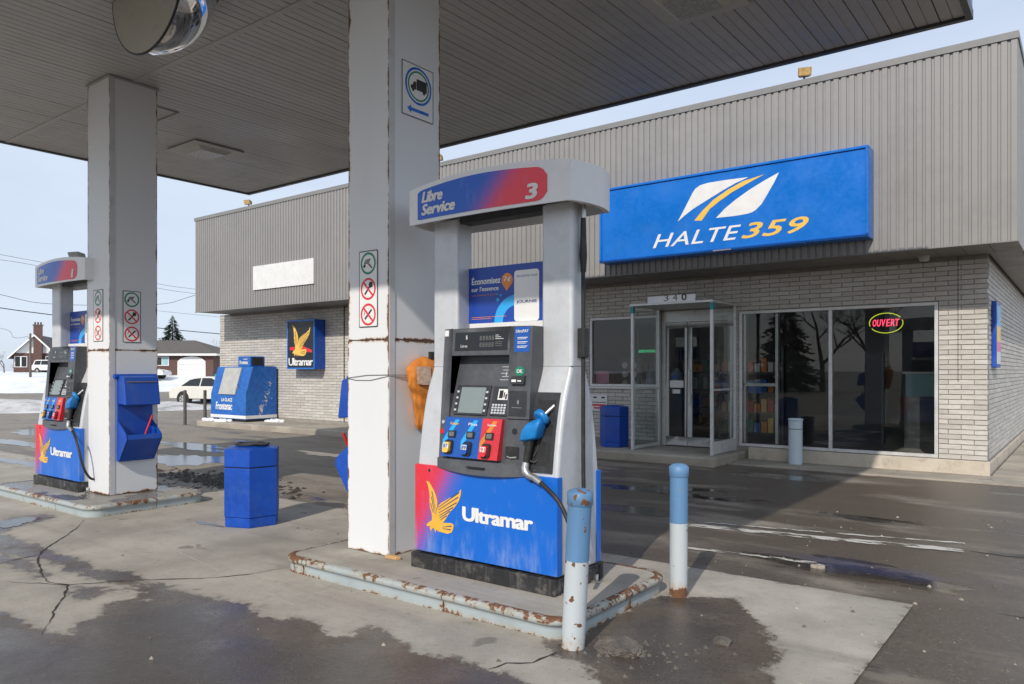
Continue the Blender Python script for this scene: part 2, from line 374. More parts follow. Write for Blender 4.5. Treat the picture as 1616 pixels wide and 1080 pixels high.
def halftone(name, x0, x1, slope, z0, cell, red=(0.74, 0.035, 0.06), blue=(0.006, 0.14, 0.62), sgn=1):
    """red print breaking into dots over blue, in the object's own coordinates"""
    N = NT(name); s = N.n('SeparateXYZ', {0: N.obj()}); x, z = s.outputs[0], s.outputs[2]
    g = N.math('SUBTRACT', x, N.math('MULTIPLY', N.math('SUBTRACT', z, z0), slope))
    g = N.ramp(g, x0, x1) if sgn > 0 else N.math('SUBTRACT', 1.0, N.ramp(g, x0, x1))
    u = N.math('PINGPONG', N.math('DIVIDE', x, cell), 0.5); v = N.math('PINGPONG', N.math('DIVIDE', z, cell), 0.5)
    dist = N.math('SQRT', N.math('ADD', N.math('POWER', u, 2), N.math('POWER', v, 2)))
    dot = N.math('GREATER_THAN', N.math('MULTIPLY', g, 0.78), dist)
    p = N.pos(); dirt = N.ramp(N.noise(p, 22, 6, 0.6, (1, 1, 0.35)), 0.56, 0.80, 0, 0.22)
    salt = N.math('MULTIPLY', N.ramp(z, 0.42, 0.12), N.ramp(N.noise(p, 11, 6, 0.7, (1, 1, 0.25)), 0.44, 0.74, 0, 0.55)); dirt = N.math('MAXIMUM', dirt, salt)
    c = N.mix(N.math('MULTIPLY', N.math('ADD', N.math('MULTIPLY', dot, 0.6), N.math('MULTIPLY', g, 0.4)), 1.0), blue, red)
    return N.bs(col=N.mix(dirt, c, (0.30, 0.40, 0.62)), rough=0.33)
M['pumpprint'] = halftone('pump_panel_print', -0.60, -0.22, 0.55, 0.40, 0.016, sgn=-1)
M['topprint'] = halftone('sign_panel_print', -0.10, 0.32, 0.9, 2.38, 0.016, red=(0.88, 0.055, 0.085), blue=(0.010, 0.115, 0.60))
EAGLE = [(0.0, 1.093), (0.058, 0.981), (0.103, 0.79), (0.096, 0.65), (0.115, 0.513), (0.161, 0.407), (0.172, 0.325), (0.164, 0.255), (0.096, 0.219), (0.031, 0.169), (0.008, 0.138), (0.046, 0.112), (0.123, 0.124), (0.103, 0.078), (0.145, 0.016), (0.18, 0.087), (0.229, 0.093), (0.278, 0.0), (0.289, 0.068), (0.372, 0.04), (0.491, 0.033), (0.62, 0.023), (0.73, 0.064), (0.777, 0.138), (0.795, 0.235), (0.73, 0.262), (0.62, 0.255), (0.491, 0.239), (0.546, 0.3), (0.602, 0.375), (0.657, 0.45), (0.712, 0.51), (0.802, 0.588), (0.875, 0.664), (0.946, 0.766), (0.989, 0.878), (1.0, 1.008), (0.911, 0.897), (0.784, 0.817), (0.675, 0.787), (0.565, 0.726), (0.435, 0.658), (0.349, 0.58), (0.304, 0.478), (0.278, 0.393), (0.267, 0.419), (0.285, 0.463), (0.323, 0.563), (0.331, 0.675), (0.297, 0.782), (0.248, 0.873), (0.172, 0.977), (0.096, 1.068)]
FEATHERS = [((0.36, 0.50), (0.93, 0.83)), ((0.37, 0.44), (0.88, 0.71)), ((0.38, 0.38), (0.78, 0.60)), ((0.39, 0.33), (0.69, 0.51)), ((0.42, 0.29), (0.60, 0.41)), ((0.35, 0.55), (0.95, 0.93)),
            ((0.21, 0.42), (0.13, 0.62)), ((0.24, 0.44), (0.16, 0.76)), ((0.27, 0.50), (0.17, 0.88)), ((0.48, 0.15), (0.74, 0.20)), ((0.48, 0.12), (0.72, 0.12))]
def eagle(x0, z0, w, h, y, plane='xz', mi=0, mi2=1):
    k = h / 1.093; mb = tess([(x0 + a * w, z0 + b * k) for a, b in EAGLE], plane, y, mi)
    for (a, b), (c, d) in FEATHERS:
        p, q = Vector((x0 + a * w, z0 + b * k)), Vector((x0 + c * w, z0 + d * k)); t = (q - p).normalized(); n = Vector((-t.y, t.x)) * w * 0.011
        flat([tuple(p - n * 0.5), tuple(q - n), tuple(q + n), tuple(p + n * 0.5)], plane, y - 0.0012 if plane == 'xz' else y + 0.0012, mi2, mb)
    return mb
# ================================================================== the setting: ground, pad, sidewalk, road, snow
W_POLYS = dict(
W1=[(-5.75, 1.37), (-5.0, 1.67), (-4.77, 1.69), (-4.46, 1.69), (-4.3, 1.8), (-4.47, 1.92), (-4.53, 2.08), (-4.7, 2.13), (-4.65, 2.24), (-4.56, 2.35), (-4.85, 2.43), (-4.86, 2.54), (-4.5, 2.52), (-4.26, 2.57), (-4.01, 2.64), (-3.77, 2.55), (-3.62, 2.6), (-3.39, 2.67), (-3.17, 2.61), (-3.04, 2.6), (-3.15, 2.77), (-3.02, 2.85), (-2.86, 2.72), (-2.67, 2.71), (-2.58, 2.71), (-2.29, 2.76), (-2.12, 2.74), (-1.94, 2.73), (-1.09, 1.46), (-3.19, -0.14)],
W2=[(-8.01, 2.27), (-7.41, 2.47), (-7.19, 2.51), (-6.62, 2.48), (-6.35, 2.47), (-5.94, 2.48), (-5.49, 2.46), (-5.33, 2.58), (-5.13, 2.52), (-4.88, 2.52), (-4.58, 2.4), (-4.55, 2.28), (-4.94, 2.4), (-5.3, 2.34), (-5.76, 2.34), (-6.18, 2.35), (-6.4, 2.31), (-6.65, 2.22), (-7.08, 2.01)],
W3=[(-5.26, 2.15), (-5.11, 2.23), (-4.89, 2.19), (-4.89, 2.09), (-5.04, 2.08)],
W4=[(-2.14, 3.44), (-2.12, 4.31), (-1.92, 4.38), (-1.71, 4.54), (-1.58, 4.33), (-1.27, 3.87), (-1.15, 3.33), (-0.64, 1.81), (-0.89, 1.61), (-1.71, 2.94), (-1.88, 3.07), (-2.09, 3.11), (-2.21, 3.21)],
W5=[(-7.96, 2.45), (-7.93, 2.65), (-8.21, 2.87), (-8.1, 3.12), (-7.89, 3.05), (-7.64, 2.67), (-7.5, 2.5), (-7.58, 2.34)],
W6=[(-6.76, 2.26), (-6.26, 2.24), (-5.85, 2.19), (-5.66, 2.2), (-5.64, 2.14), (-5.93, 2.12), (-6.31, 2.1)])
def poly_sdf(P, poly):
    """signed distance, negative inside"""
    poly = np.array(poly); d = np.full(len(P), 1e9); ins = np.zeros(len(P), bool)
    for i in range(len(poly)):
        a, b = poly[i], poly[(i + 1) % len(poly)]; e = b - a; w = P - a
        t = np.clip((w @ e) / (e @ e + 1e-12), 0, 1); d = np.minimum(d, np.hypot(*(w - t[:, None] * e).T))
        c = ((a[1] > P[:, 1]) != (b[1] > P[:, 1])) & (P[:, 0] < (b[0] - a[0]) * (P[:, 1] - a[1]) / (b[1] - a[1] + 1e-12) + a[0]); ins ^= c
    return np.where(ins, -d, d)
def sheet(name, xs, ys, zf, m, wet=None):
    xs, ys = np.asarray(xs, float), np.asarray(ys, float)
    X, Y = np.meshgrid(xs, ys); P = np.stack([X.ravel(), Y.ravel()], 1); Z = zf(P[:, 0], P[:, 1])
    nx = len(xs); idx = np.arange(len(P)).reshape(len(ys), nx)
    F = np.stack([idx[:-1, :-1], idx[:-1, 1:], idx[1:, 1:], idx[1:, :-1]], -1).reshape(-1, 4)
    me = bpy.data.meshes.new(name); me.from_pydata(np.column_stack([P, Z]).tolist(), [], F.tolist()); me.update()
    me.polygons.foreach_set('use_smooth', [True] * len(F)); me.materials.append(m)
    if wet is not None: a = me.attributes.new('wet', 'FLOAT', 'POINT'); a.data.foreach_set('value', wet(P).astype(np.float32))
    o = bpy.data.objects.new(name, me); COL.objects.link(o); return o
def sst(x, a, b): t = np.clip((x - a) / (b - a), 0, 1); return t * t * (3 - 2 * t)
DV, TV = np.array([-0.916, 0.402]), np.array([0.402, 0.916])
def terrain(x, y):
    d = x * DV[0] + y * DV[1]
    return -0.25 * sst(d, 22, 33)

def asphalt():
    N = NT('wet_asphalt'); p = N.pos(); s = N.n('SeparateXYZ', {0: p})
    grain = N.noise(p, 140, 3); st = N.noise(p, 1.1, 7, 0.6, (0.45, 1.6, 1)); bl = N.noise(p, 0.55, 6, 0.6)
    left = N.ramp(s.outputs[0], -3.0, -9.0)                       # the lot dries out away from the shop's right end
    dry = N.ramp(N.math('ADD', N.math('ADD', N.math('MULTIPLY', st, 0.6), N.math('MULTIPLY', bl, 0.4)), N.math('MULTIPLY', left, 0.14)), 0.50, 0.66)
    c = N.mix(grain, (0.074, 0.058, 0.043), (0.135, 0.108, 0.083))
    cd = N.mix(grain, (0.21, 0.180, 0.146), (0.33, 0.29, 0.24))
    col = N.mix(dry, c, cd)
    pud = N.ramp(N.math('ADD', N.math('MULTIPLY', N.noise(p, 0.8, 5, 0.55, (0.5, 1.5, 1)), 1.0), N.math('MULTIPLY', left, 0.01)), 0.585, 0.62)
    pud = N.math('MULTIPLY', pud, N.math('SUBTRACT', 1.0, N.math('MULTIPLY', dry, 0.7)))
    col = N.mix(N.math('MULTIPLY', pud, 0.65), col, (0.022, 0.020, 0.018))
    rough = N.math('SUBTRACT', N.ramp(dry, 0, 1, 0.42, 0.88), N.math('MULTIPLY', pud, 0.33))
    mot = N.noise(p, 9, 5, 0.65); col = N.mix(N.ramp(mot, 0.50, 0.72, 0, 0.45), col, (0.125, 0.099, 0.074)); col = N.mix(N.ramp(N.noise(p, 60, 2), 0.60, 0.70, 0, 0.6), col, (0.22, 0.20, 0.175)); col = N.mix(N.ramp(N.noise(p, 24, 3, 0.7), 0.56, 0.70, 0, 0.45), col, (0.038, 0.032, 0.027)); col = N.mix(N.ramp(N.noise(p, 1.3, 6, 0.7, (0.25, 2.2, 1)), 0.54, 0.68, 0, 0.42), col, (0.185, 0.152, 0.118))
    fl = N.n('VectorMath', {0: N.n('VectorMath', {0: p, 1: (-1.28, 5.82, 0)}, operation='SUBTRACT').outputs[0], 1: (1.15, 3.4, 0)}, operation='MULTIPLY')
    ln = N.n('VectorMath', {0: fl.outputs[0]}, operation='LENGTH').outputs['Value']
    bluepatch = N.math('MULTIPLY', N.ramp(N.math('ADD', ln, N.math('MULTIPLY', N.math('SUBTRACT', N.noise(p, 4, 4, 0.6, (0.6, 2, 1)), 0.5), 1.5)), 0.95, 0.15), 0.24)
    col = N.mix(bluepatch, col, (0.05, 0.09, 0.30)); rough = N.math('SUBTRACT', rough, N.math('MULTIPLY', bluepatch, 0.4))   # bluish, smoother patch with a noisy outline
    N.bs(col=col, rough=rough, spec=0.5)
    h = N.math('MULTIPLY', N.math('ADD', N.math('MULTIPLY', grain, 0.6), N.math('MULTIPLY', N.noise(p, 30, 4), 0.8)), N.math('SUBTRACT', 1.0, N.math('MULTIPLY', pud, 0.88)))
    N.bump(h, 0.55, 0.006); return N.m
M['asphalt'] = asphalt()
def concrete(name, wetattr=True, base=(0.455, 0.418, 0.362), dirt=0.5, wetall=0.0):
    N = NT(name); p = N.pos()
    grain = N.noise(p, 170, 3); bl = N.noise(p, 1.4, 8, 0.62); sp = N.noise(p, 14, 6, 0.65)
    c = N.mix(N.ramp(bl, 0.3, 0.72), dim(base, 0.74), dim(base, 1.14)); c = N.mix(N.ramp(N.noise(p, 4.5, 7, 0.7), 0.52, 0.70, 0, 0.38), c, dim(base, 0.55))
    c = N.mix(N.ramp(sp, 0.56, 0.80, 0, dirt), c, (0.13, 0.115, 0.10)); c = N.mix(N.math('MULTIPLY', grain, 0.22), c, dim(base, 0.55))
    c = N.mix(N.ramp(N.noise(p, 0.45, 7, 0.65), 0.50, 0.72, 0, 0.40), c, (0.19, 0.17, 0.145))
    oil = N.n('TexVoronoi', {'Vector': N.n('VectorMath', {0: p, 1: N.n('TexNoise', {'Vector': p, 'Scale': 3.0}).outputs['Color']}, operation='ADD').outputs[0], 'Scale': 2.1}).outputs['Distance']
    c = N.mix(N.ramp(oil, 0.16, 0.07, 0, 0.55), c, (0.10, 0.088, 0.076)); c = N.mix(N.ramp(N.noise(p, 55, 3, 0.7), 0.56, 0.70, 0, 0.35), c, (0.16, 0.142, 0.122))
    c = N.mix(N.ramp(N.noise(p, 1.0, 5, 0.6, (0.35, 4.0, 1)), 0.52, 0.72, 0, 0.30), c, (0.17, 0.15, 0.13))
    if wetattr:
        e = N.attr('wet')
        wob = N.math('ADD', N.math('MULTIPLY', N.math('SUBTRACT', N.noise(p, 5.5, 8, 0.7), 0.5), 0.42), N.math('MULTIPLY', N.math('SUBTRACT', N.noise(p, 26, 5, 0.7), 0.5), 0.10))
        d = N.math('ADD', e, wob); w = N.ramp(d, 0.035, -0.015); halo = N.ramp(d, 0.12, 0.0)
        deep = N.ramp(N.math('ADD', e, N.math('MULTIPLY', N.math('SUBTRACT', N.noise(p, 1.8, 5, 0.6), 0.5), 1.5)), 0.05, -0.35)
        c = N.mix(N.math('MULTIPLY', halo, 0.22), c, (0.16, 0.14, 0.12))
        wc = N.mix(grain, (0.080, 0.060, 0.043), (0.150, 0.117, 0.088)); wc = N.mix(N.ramp(N.noise(p, 3.5, 6, 0.65), 0.42, 0.7, 0, 0.55), wc, (0.185, 0.160, 0.132)); wc = N.mix(N.math('MULTIPLY', deep, 0.7), wc, (0.060, 0.050, 0.042))
        wc = N.mix(N.ramp(N.noise(p, 42, 3, 0.7), 0.52, 0.66, 0, 0.5), wc, (0.045, 0.038, 0.032)); wc = N.mix(N.ramp(N.noise(p, 75, 2), 0.62, 0.70, 0, 0.5), wc, (0.26, 0.235, 0.205))
        c = N.mix(w, c, wc)
        rough = N.math('SUBTRACT', 0.88, N.math('ADD', N.math('MULTIPLY', w, 0.56), N.math('MULTIPLY', N.math('MULTIPLY', deep, w), 0.22)))
        h = N.math('MULTIPLY', N.math('ADD', grain, N.math('MULTIPLY', N.noise(p, 45, 3), 0.9)), N.math('SUBTRACT', 1.0, N.math('MULTIPLY', w, 0.25)))
        h = N.math('ADD', h, N.math('MULTIPLY', N.noise(p, 14, 3, 0.6), 0.9)); N.bs(col=c, rough=N.math('ADD', rough, N.math('MULTIPLY', w, N.ramp(N.noise(p, 2.6, 5, 0.65), 0.40, 0.66, -0.10, 0.16))), spec=N.ramp(w, 0, 1, 0.5, 0.30)); N.bump(h, 0.55, 0.005)
    else:
        if wetall:
            w = N.ramp(N.noise(p, 1.6, 6, 0.6), 0.62 - wetall * 0.2, 0.66 - wetall * 0.2); c = N.mix(N.math('MULTIPLY', w, 0.72), c, (0.055, 0.05, 0.045))
            N.bs(col=c, rough=N.ramp(w, 0, 1, 0.85, 0.14))
        else: N.bs(col=c, rough=0.88)
        N.bump(N.math('ADD', grain, sp), 0.35, 0.005)
    return N.m
M['pad'] = concrete('forecourt_concrete')
M['slab'] = concrete('island_concrete', False, (0.44, 0.405, 0.35), 0.35)
M['slabwet'] = concrete('island_concrete_wet', False, (0.38, 0.36, 0.325), 0.4, 0.75)
M['walk'] = concrete('sidewalk_concrete', False, (0.42, 0.375, 0.31), 0.6)

xs = np.concatenate([[-2500, -800, -300, -150, -90], np.arange(-70, -24, 2.0), np.arange(-24, 8, 0.5), [10, 20, 50, 120, 400, 2500]])
ys = np.concatenate([[-2500, -500, -120, -60, -30, -15], np.arange(-8, 24, 0.5), np.arange(24, 60, 2.0), [80, 130, 300, 900, 2500]])
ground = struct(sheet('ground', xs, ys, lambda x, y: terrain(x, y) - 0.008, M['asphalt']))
def padwet(P): return np.minimum.reduce([poly_sdf(P, q) for q in W_POLYS.values()] + [np.maximum(0.03, (-0.84 - P[:, 0]) * 1.0 + 0.03), np.maximum(0.0, (5.10 - P[:, 1]) * 0.8)])
pad = struct(sheet('concrete_pad', np.append(np.arange(-16, -0.86, 0.08), -0.84), np.arange(-1.5, 5.12, 0.08), lambda x, y: x * 0, M['pad'], padwet))

def ribbon(name, pts, w, z, m, parent, jag=0.6, taper=True):
    """a thin jagged strip lying on the ground"""
    P = []
    for (a, b), (c, d) in zip(pts[:-1], pts[1:]):
        n = max(2, int(math.hypot(c - a, d - b) / 0.05))
        P += [(a + (c - a) * i / n, b + (d - b) * i / n) for i in range(n)]
    P.append(pts[-1]); vs = []; L = len(P)
    for i, (x, y) in enumerate(P):
        q = P[min(i + 1, L - 1)]; r = P[max(i - 1, 0)]; t = Vector((q[0] - r[0], q[1] - r[1])).normalized(); n = Vector((-t.y, t.x))
        ww = w * (1 + jag * (random.random() - 0.5) * 2) * ((min(1, 4 * i / L, 4 * (L - i) / L) * 0.8 + 0.2) if taper else 1)
        c = Vector((x, y)) + n * (random.random() - 0.5) * w * jag * 2.5
        vs += [(*(c - n * ww / 2), z), (*(c + n * ww / 2), z)]
    return MB().add(vs, [(2 * i, 2 * i + 1, 2 * i + 3, 2 * i + 2) for i in range(L - 1)]).build(name, m, parent)
for c in ([(-7.541, 3.22), (-7.121, 2.954), (-6.822, 2.729), (-6.569, 2.514), (-6.339, 2.372), (-6.091, 2.271), (-5.758, 2.171), (-5.477, 2.104), (-5.31, 2.155), (-5.049, 2.035), (-4.87, 1.913), (-4.64, 1.796), (-4.401, 1.665)],
          [(-5.75, 1.918), (-5.6, 2.002), (-5.451, 2.086), (-5.31, 2.155), (-5.234, 2.267), (-5.135, 2.405), (-5.022, 2.522), (-4.854, 2.683), (-4.687, 2.866), (-4.605, 3.011), (-4.548, 3.252)],
          [(-6.308, 2.104), (-6.331, 2.23), (-6.347, 2.366)], [(-2.238, 2.74), (-2.214, 2.854), (-2.127, 2.94), (-2.105, 3.059), (-2.104, 3.123)]):
    ribbon('crack', c, 0.011, 0.003, M['crack'], pad)
M['groove'] = mat('saw_cut', (0.42, 0.40, 0.36), 0.9)
ribbon('joint', [(-6.173, 3.164), (-3.763, 2.791)], 0.014, 0.002, M['groove'], pad, 0.35, False)
def paintmat():
    N = NT('worn_line_paint'); p = N.pos(); N.bs(col=(0.55, 0.53, 0.48), rough=0.7)
    f = N.ramp(N.noise(p, 7, 8, 0.7, (0.5, 1.4, 1)), 0.44, 0.53); tr = N.n('BsdfTransparent')
    mx = N.n('MixShader', {0: f, 1: tr.outputs[0], 2: N.b.outputs[0]}); N.t.links.new(mx.outputs[0], N.out.inputs[0]); return N.m
M['line'] = paintmat()
ribbon('parking_line', [(-2.90, 6.47), (-1.85, 6.63), (-0.789, 6.85)], 0.14, -0.003, M['line'], ground, 0.05, False)
ribbon('parking_line', [(-2.86, 6.66), (-1.80, 6.88), (-0.70, 7.17)], 0.05, -0.003, M['line'], ground, 0.2, False)
ribbon('parking_line', [(-2.55, 5.62), (-2.0, 5.70), (-1.5, 5.74)], 0.06, -0.003, M['line'], ground, 0.2, False)
def watermat():
    N = NT('puddle_water'); p = N.pos(); N.bs(col=(0.040, 0.034, 0.028), rough=0.12, spec=0.35)
    N.bump(N.noise(p, 9, 3, 0.5), 0.05, 0.004); return N.m
M['water'] = watermat()
def puddle(cx, cy, rx, ry, z, seed, parent):
    r = random.Random(seed); ph = [r.uniform(0, 6) for _ in range(6)]; pts = []
    for i in range(96):
        a = 2 * PI * i / 96; f = 1 + sum(.30 / (k + 1) * math.sin((k + 2) * a + ph[k]) for k in range(6)) + .10 * math.sin(17 * a + ph[0]) + .05 * math.sin(31 * a)
        pts.append((cx + rx * f * math.cos(a), cy + ry * f * math.sin(a)))
    mb = MB(); mb.add([(x, y, z) for x, y in pts] + [(cx, cy, z)], [(i, (i + 1) % 96, 96) for i in range(96)]); return mb.build('puddle', M['water'], parent)
for a in ((-15.6, 5.9, 1.9, .30, -.004, 1), (-11.2, 6.5, 1.15, .50, -.004, 2), (-13.4, 7.6, 1.3, .28, -.004, 5), (-18.5, 7.2, 2.2, .4, -.004, 6), (-9.9, 8.2, .9, .2, -.004, 7), (-.2, 6.9, .35, .10, -.004, 8), (-3.6, 8.0, .5, .12, -.004, 9)): puddle(*a, ground)
for a in ((-13.0, 4.6, .9, .16, .003, 3), (-6.42, 3.80, .16, .05, .003, 4), (-7.9, 2.75, .16, .22, .003, 11)): puddle(*a, pad)
# sidewalk along the shop with its kerb, and the apron under the big window
ZW = 0.13
walk = struct(MB().box(-18.35, 10.55, -0.05, -4.36, 11.86, ZW).build('sidewalk', M['walk'], bevel=0.03))
apron = struct(MB().box(-4.355, 11.05, -0.05, 3.0, 11.80, 0.012).build('path', M['walk'], bevel=0.006))
sidewalk2 = struct(MB().box(-1.02, 11.805, -0.05, 3.5, 30, 0.03).build('side_path', M['walk']))
# road and snow beyond the lot, laid out across the view to the left
def dt(d, t): return (DV * d + TV * t)
def field(name, ds, ts, zf, m):
    D, T = np.meshgrid(ds, ts); X = D * DV[0] + T * TV[0]; Y = D * DV[1] + T * TV[1]; Z = zf(D, T); n = len(ds)
    idx = np.arange(D.size).reshape(D.shape); F = np.stack([idx[:-1, :-1], idx[1:, :-1], idx[1:, 1:], idx[:-1, 1:]], -1).reshape(-1, 4)
    me = bpy.data.meshes.new(name); me.from_pydata(np.stack([X, Y, Z], -1).reshape(-1, 3).tolist(), [], F.tolist()); me.update()
    me.polygons.foreach_set('use_smooth', [True] * len(F)); me.materials.append(m)
    o = bpy.data.objects.new(name, me); COL.objects.link(o); return o
def wob(D, T, s, seed):
    r = np.random.default_rng(seed); z = 0
    for k in range(7):
        a, b, c = r.uniform(-1, 1, 3); z = z + np.sin((a * D + b * T) * s * (1 + k * 0.7) + c * 9) / (1 + k * 0.7)
    return z / 3
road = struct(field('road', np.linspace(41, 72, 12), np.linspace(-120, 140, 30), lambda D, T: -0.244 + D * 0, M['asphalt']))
snow1 = field('snow_ridge', np.linspace(34, 43.5, 40), np.linspace(-90, 20, 220), lambda D, T: -0.30 + 0.46 * np.clip(1 - np.abs((D - 39 + wob(D, T, .35, 3)) / 4.0) ** 2, 0, 1) * (0.65 + 0.6 * wob(D, T, .9, 5)), M['dirtysnow'])
struct(snow1)
snow2 = field('snow_bank', np.concatenate([np.linspace(64, 84, 40), np.linspace(86, 130, 20), [200, 500, 1500]]), np.concatenate([[-900, -300], np.linspace(-100, 120, 160), [300, 900]]),
              lambda D, T: -0.30 + 1.45 * sst(D + 1.5 * wob(D, T, .15, 8), 65.5, 79) + (0.13 * wob(D, T, .5, 9) + 0.07 * wob(D, T, 1.3, 19)) * (D < 140) - 0.003 * np.clip(D - 130, 0, 60), M['snow'])
struct(snow2)
# ================================================================== canopy, columns, islands
CZ = 4.474
CX0, CX1, CY0, CY1 = -11.55, -0.85, 0.12, 7.60
canopy = thing('fuel_canopy', 'flat canopy with grey boarded underside sheltering the fuel pumps', 'canopy', (0, 0, 0))
PW = 0.1945
def plank_mesh(L):
    g, d = 0.004, 0.010; w = PW
    prof = [(g, 0.02), (g, 0.004), (g + 0.004, 0), (w / 2 - 0.006, 0), (w / 2, d * 0.7), (w / 2 + 0.006, 0), (w - g - 0.004, 0), (w - g, 0.004), (w - g, 0.02)]
    vs = [(x, 0, z) for x, z in prof] + [(x, L, z) for x, z in prof]; n = len(prof)
    return MB().add(vs, [(i, i + 1, n + i + 1, n + i) for i in range(n - 1)] + [tuple(range(n)), tuple(range(2 * n - 1, n - 1, -1))])
rows = ((CY0 + 0.03, 3.905 - CY0 - 0.03), (3.965, CY1 - 3.995))
for y0, L in rows:
    src = None
    for i in range(int((CX1 - CX0) / PW)):
        x = CX0 + i * PW + 0.002
        if src is None: src = plank_mesh(L).build('plank', M['plank'], canopy, (x, y0, CZ))
        else: inst(src, canopy, (x, y0, CZ + random.uniform(-0.0015, 0.0015)))
MB().box(CX0, 3.905, CZ - 0.006, CX1, 3.965, CZ + 0.018).build('seam_trim', M['plank'], canopy)
MB().box(CX0 + 0.01, CY0 + 0.01, CZ + 0.022, CX1 - 0.01, CY1 - 0.01, 5.10).build('deck', M['charcoal2'], canopy)
M['canblue'] = mat('canopy_blue', (0.02, 0.09, 0.40), 0.4)
M['cangrey'] = mat('canopy_white', (0.62, 0.63, 0.64), 0.4)
for (x0, y0, x1, y1) in ((CX0 - 0.04, CY0 - 0.04, CX1 + 0.04, CY0), (CX0 - 0.04, CY1, CX1 + 0.04, CY1 + 0.04), (CX0 - 0.04, CY0, CX0, CY1), (CX1, CY0, CX1 + 0.04, CY1)):
    f = MB().box(x0, y0, CZ + 0.06, x1, y1, 5.16).build('fascia_panel', M['canblue'], canopy)
    e = 0.006; MB().box(x0 - e, y0 - e, CZ - 0.02, x1 + e, y1 + e, CZ + 0.06).build('edge_trim', M['charcoal'], canopy)
# hatch frame in the boards
hm = MB()
for a in ((-9.18, 4.43, -8.58, 4.445), (-9.18, 4.705, -8.58, 4.72), (-9.18, 4.445, -9.165, 4.705), (-8.595, 4.445, -8.58, 4.705)): hm.box(a[0], a[1], CZ - 0.010, a[2], a[3], CZ - 0.002)
hm.build('hatch_frame', M['soffit'], canopy)

def ceiling_light(x, y, label):
    t = thing('ceiling_light', label, 'light fixture', (x, y, CZ - 0.006), group='recessed lights under the canopy')
    r = 0.365
    MB().box(-r, -r, -0.022, r, r, -0.001).build('plate', M['fixture'], t, bevel=0.008)
    MB().add([(-.25, -.25, -.022), (.25, -.25, -.022), (.25, .25, -.022), (-.25, .25, -.022), (-.19, -.19, -.06), (.19, -.19, -.06), (.19, .19, -.06), (-.19, .19, -.06)],
             [(0, 1, 5, 4), (1, 2, 6, 5), (2, 3, 7, 6), (3, 0, 4, 7)]).build('rim', M['fixture'], t)
    MB().box(-.188, -.188, -.062, .188, .188, -.05).build('lens', M['frost'], t)
    return t
ceiling_light(-9.755, 5.75, 'square ceiling light between the two columns, far end of canopy')
ceiling_light(-2.60, 5.83, 'square ceiling light cut off by the top of the picture')

# convex mirror under the boards: half-disc backing and a quarter dome
mir = thing('convex_mirror', 'half dome convex mirror with beige back hanging under the canopy', 'mirror', (-5.90, 2.98, CZ - 0.007), rz=PI / 2)
R = 0.55
# local: disc plane is y-z at x=0, dome bulges +x
pts = [(R * math.cos(PI + PI * i / 24), R * math.sin(PI + PI * i / 24)) for i in range(25)]
MB().prism(pts, 'x', -0.012, 0.0).build('backing', M['beige'], mir, fixn=True)
rim = MB().tube([(-0.004, (R + 0.004) * math.cos(PI + PI * i / 24), (R + 0.004) * math.sin(PI + PI * i / 24)) for i in range(25)], 0.010, 8)
rim.build('rim', M['black'], mir)
dm = MB(); vs = []; nu, nv = 20, 10
for j in range(nv + 1):
    for i in range(nu + 1):
        a = PI + PI * i / nu; b = (PI / 2) * j / nv
        vs.append((0.92 * R * math.sin(b) , R * 0.985 * math.cos(a) * math.cos(b), R * 0.985 * math.sin(a) * (math.cos(b) if True else 1)))
dm.add(vs, [(j * (nu + 1) + i, j * (nu + 1) + i + 1, (j + 1) * (nu + 1) + i + 1, (j + 1) * (nu + 1) + i) for j in range(nv) for i in range(nu)], smooth=True)
dm.build('dome', M['mirror'], mir, fixn=True)
MB().tube([((0.92 * R + 0.012) * math.sin(PI * i / 20), (R + 0.012) * math.cos(PI * i / 20), -0.008) for i in range(21)], 0.013, 8).build('ceiling_rim', M['black'], mir)

# columns
IZ = 0.11
def column(x0, x1, y0, y1, label, zs=1.622):
    t = thing('canopy_column', label, 'column', ((x0 + x1) / 2, (y0 + y1) / 2, IZ), group='square columns under the canopy')
    w, d = (x1 - x0) / 2, (y1 - y0) / 2
    def casing(z0, z1, name, g):
        mb = MB(); H = z1 - z0; W2, D2 = w - g, d - g
        def ef(width):
            def e(a, b):
                z = b * H; side = min(a, 1 - a) * width; ends = min(z, H - z)
                return min(side, ends * (0.8 if name == 'lower_casing' else 1.0))
            return e
        nz = int(H / 0.03); c = [(-W2, -D2), (W2, -D2), (W2, D2), (-W2, D2)]
        for k in range(4):
            a, b = c[k], c[(k + 1) % 4]; L = math.hypot(b[0] - a[0], b[1] - a[1])
            mb.grid((a[0], a[1], z0), (b[0] - a[0], b[1] - a[1], 0), (0, 0, H), 24, nz, 0, ef(L))
        mb.add([(x, y, z1) for x, y in c], [(0, 1, 2, 3)], 0, [0.05] * 4)
        return mb.build(name, M['colpaint'], t)
    casing(0.004, zs - IZ - 0.004, 'lower_casing', 0.0); casing(zs - IZ + 0.004, CZ - IZ - 0.012, 'upper_casing', 0.003)
    MB().box(-w + .006, -d + .006, zs - IZ - .02, w - .006, d - .006, zs - IZ + .02).build('seam', M['blackbase'], t)
    # folded corner strip on the face towards the shop's right end
    MB().box(w, -d + 0.002, 0.006, w + 0.004, -d + 0.055, CZ - IZ - 0.015).build('corner_strip', M['colpaint2'], t)
    MB().box(-w - .01, -d - .01, CZ - IZ - .03, w + .01, d + .01, CZ - IZ - .008).build('collar', M['plank'], t)
    return t
M['colpaint2'] = mat('column_strip', (0.60, 0.61, 0.63), 0.45, 0, 0.05, 4, dirt=0.3, dirtcol=(0.32, 0.28, 0.24))
C1 = (-4.294, -3.866, 3.645, 4.170); C2 = (-8.555, -8.050, 3.672, 4.180)
column(*C1, 'white rust-edged column beside the pump numbered 3')
column(*C2, 'white rust-edged column beside the pump numbered 1')

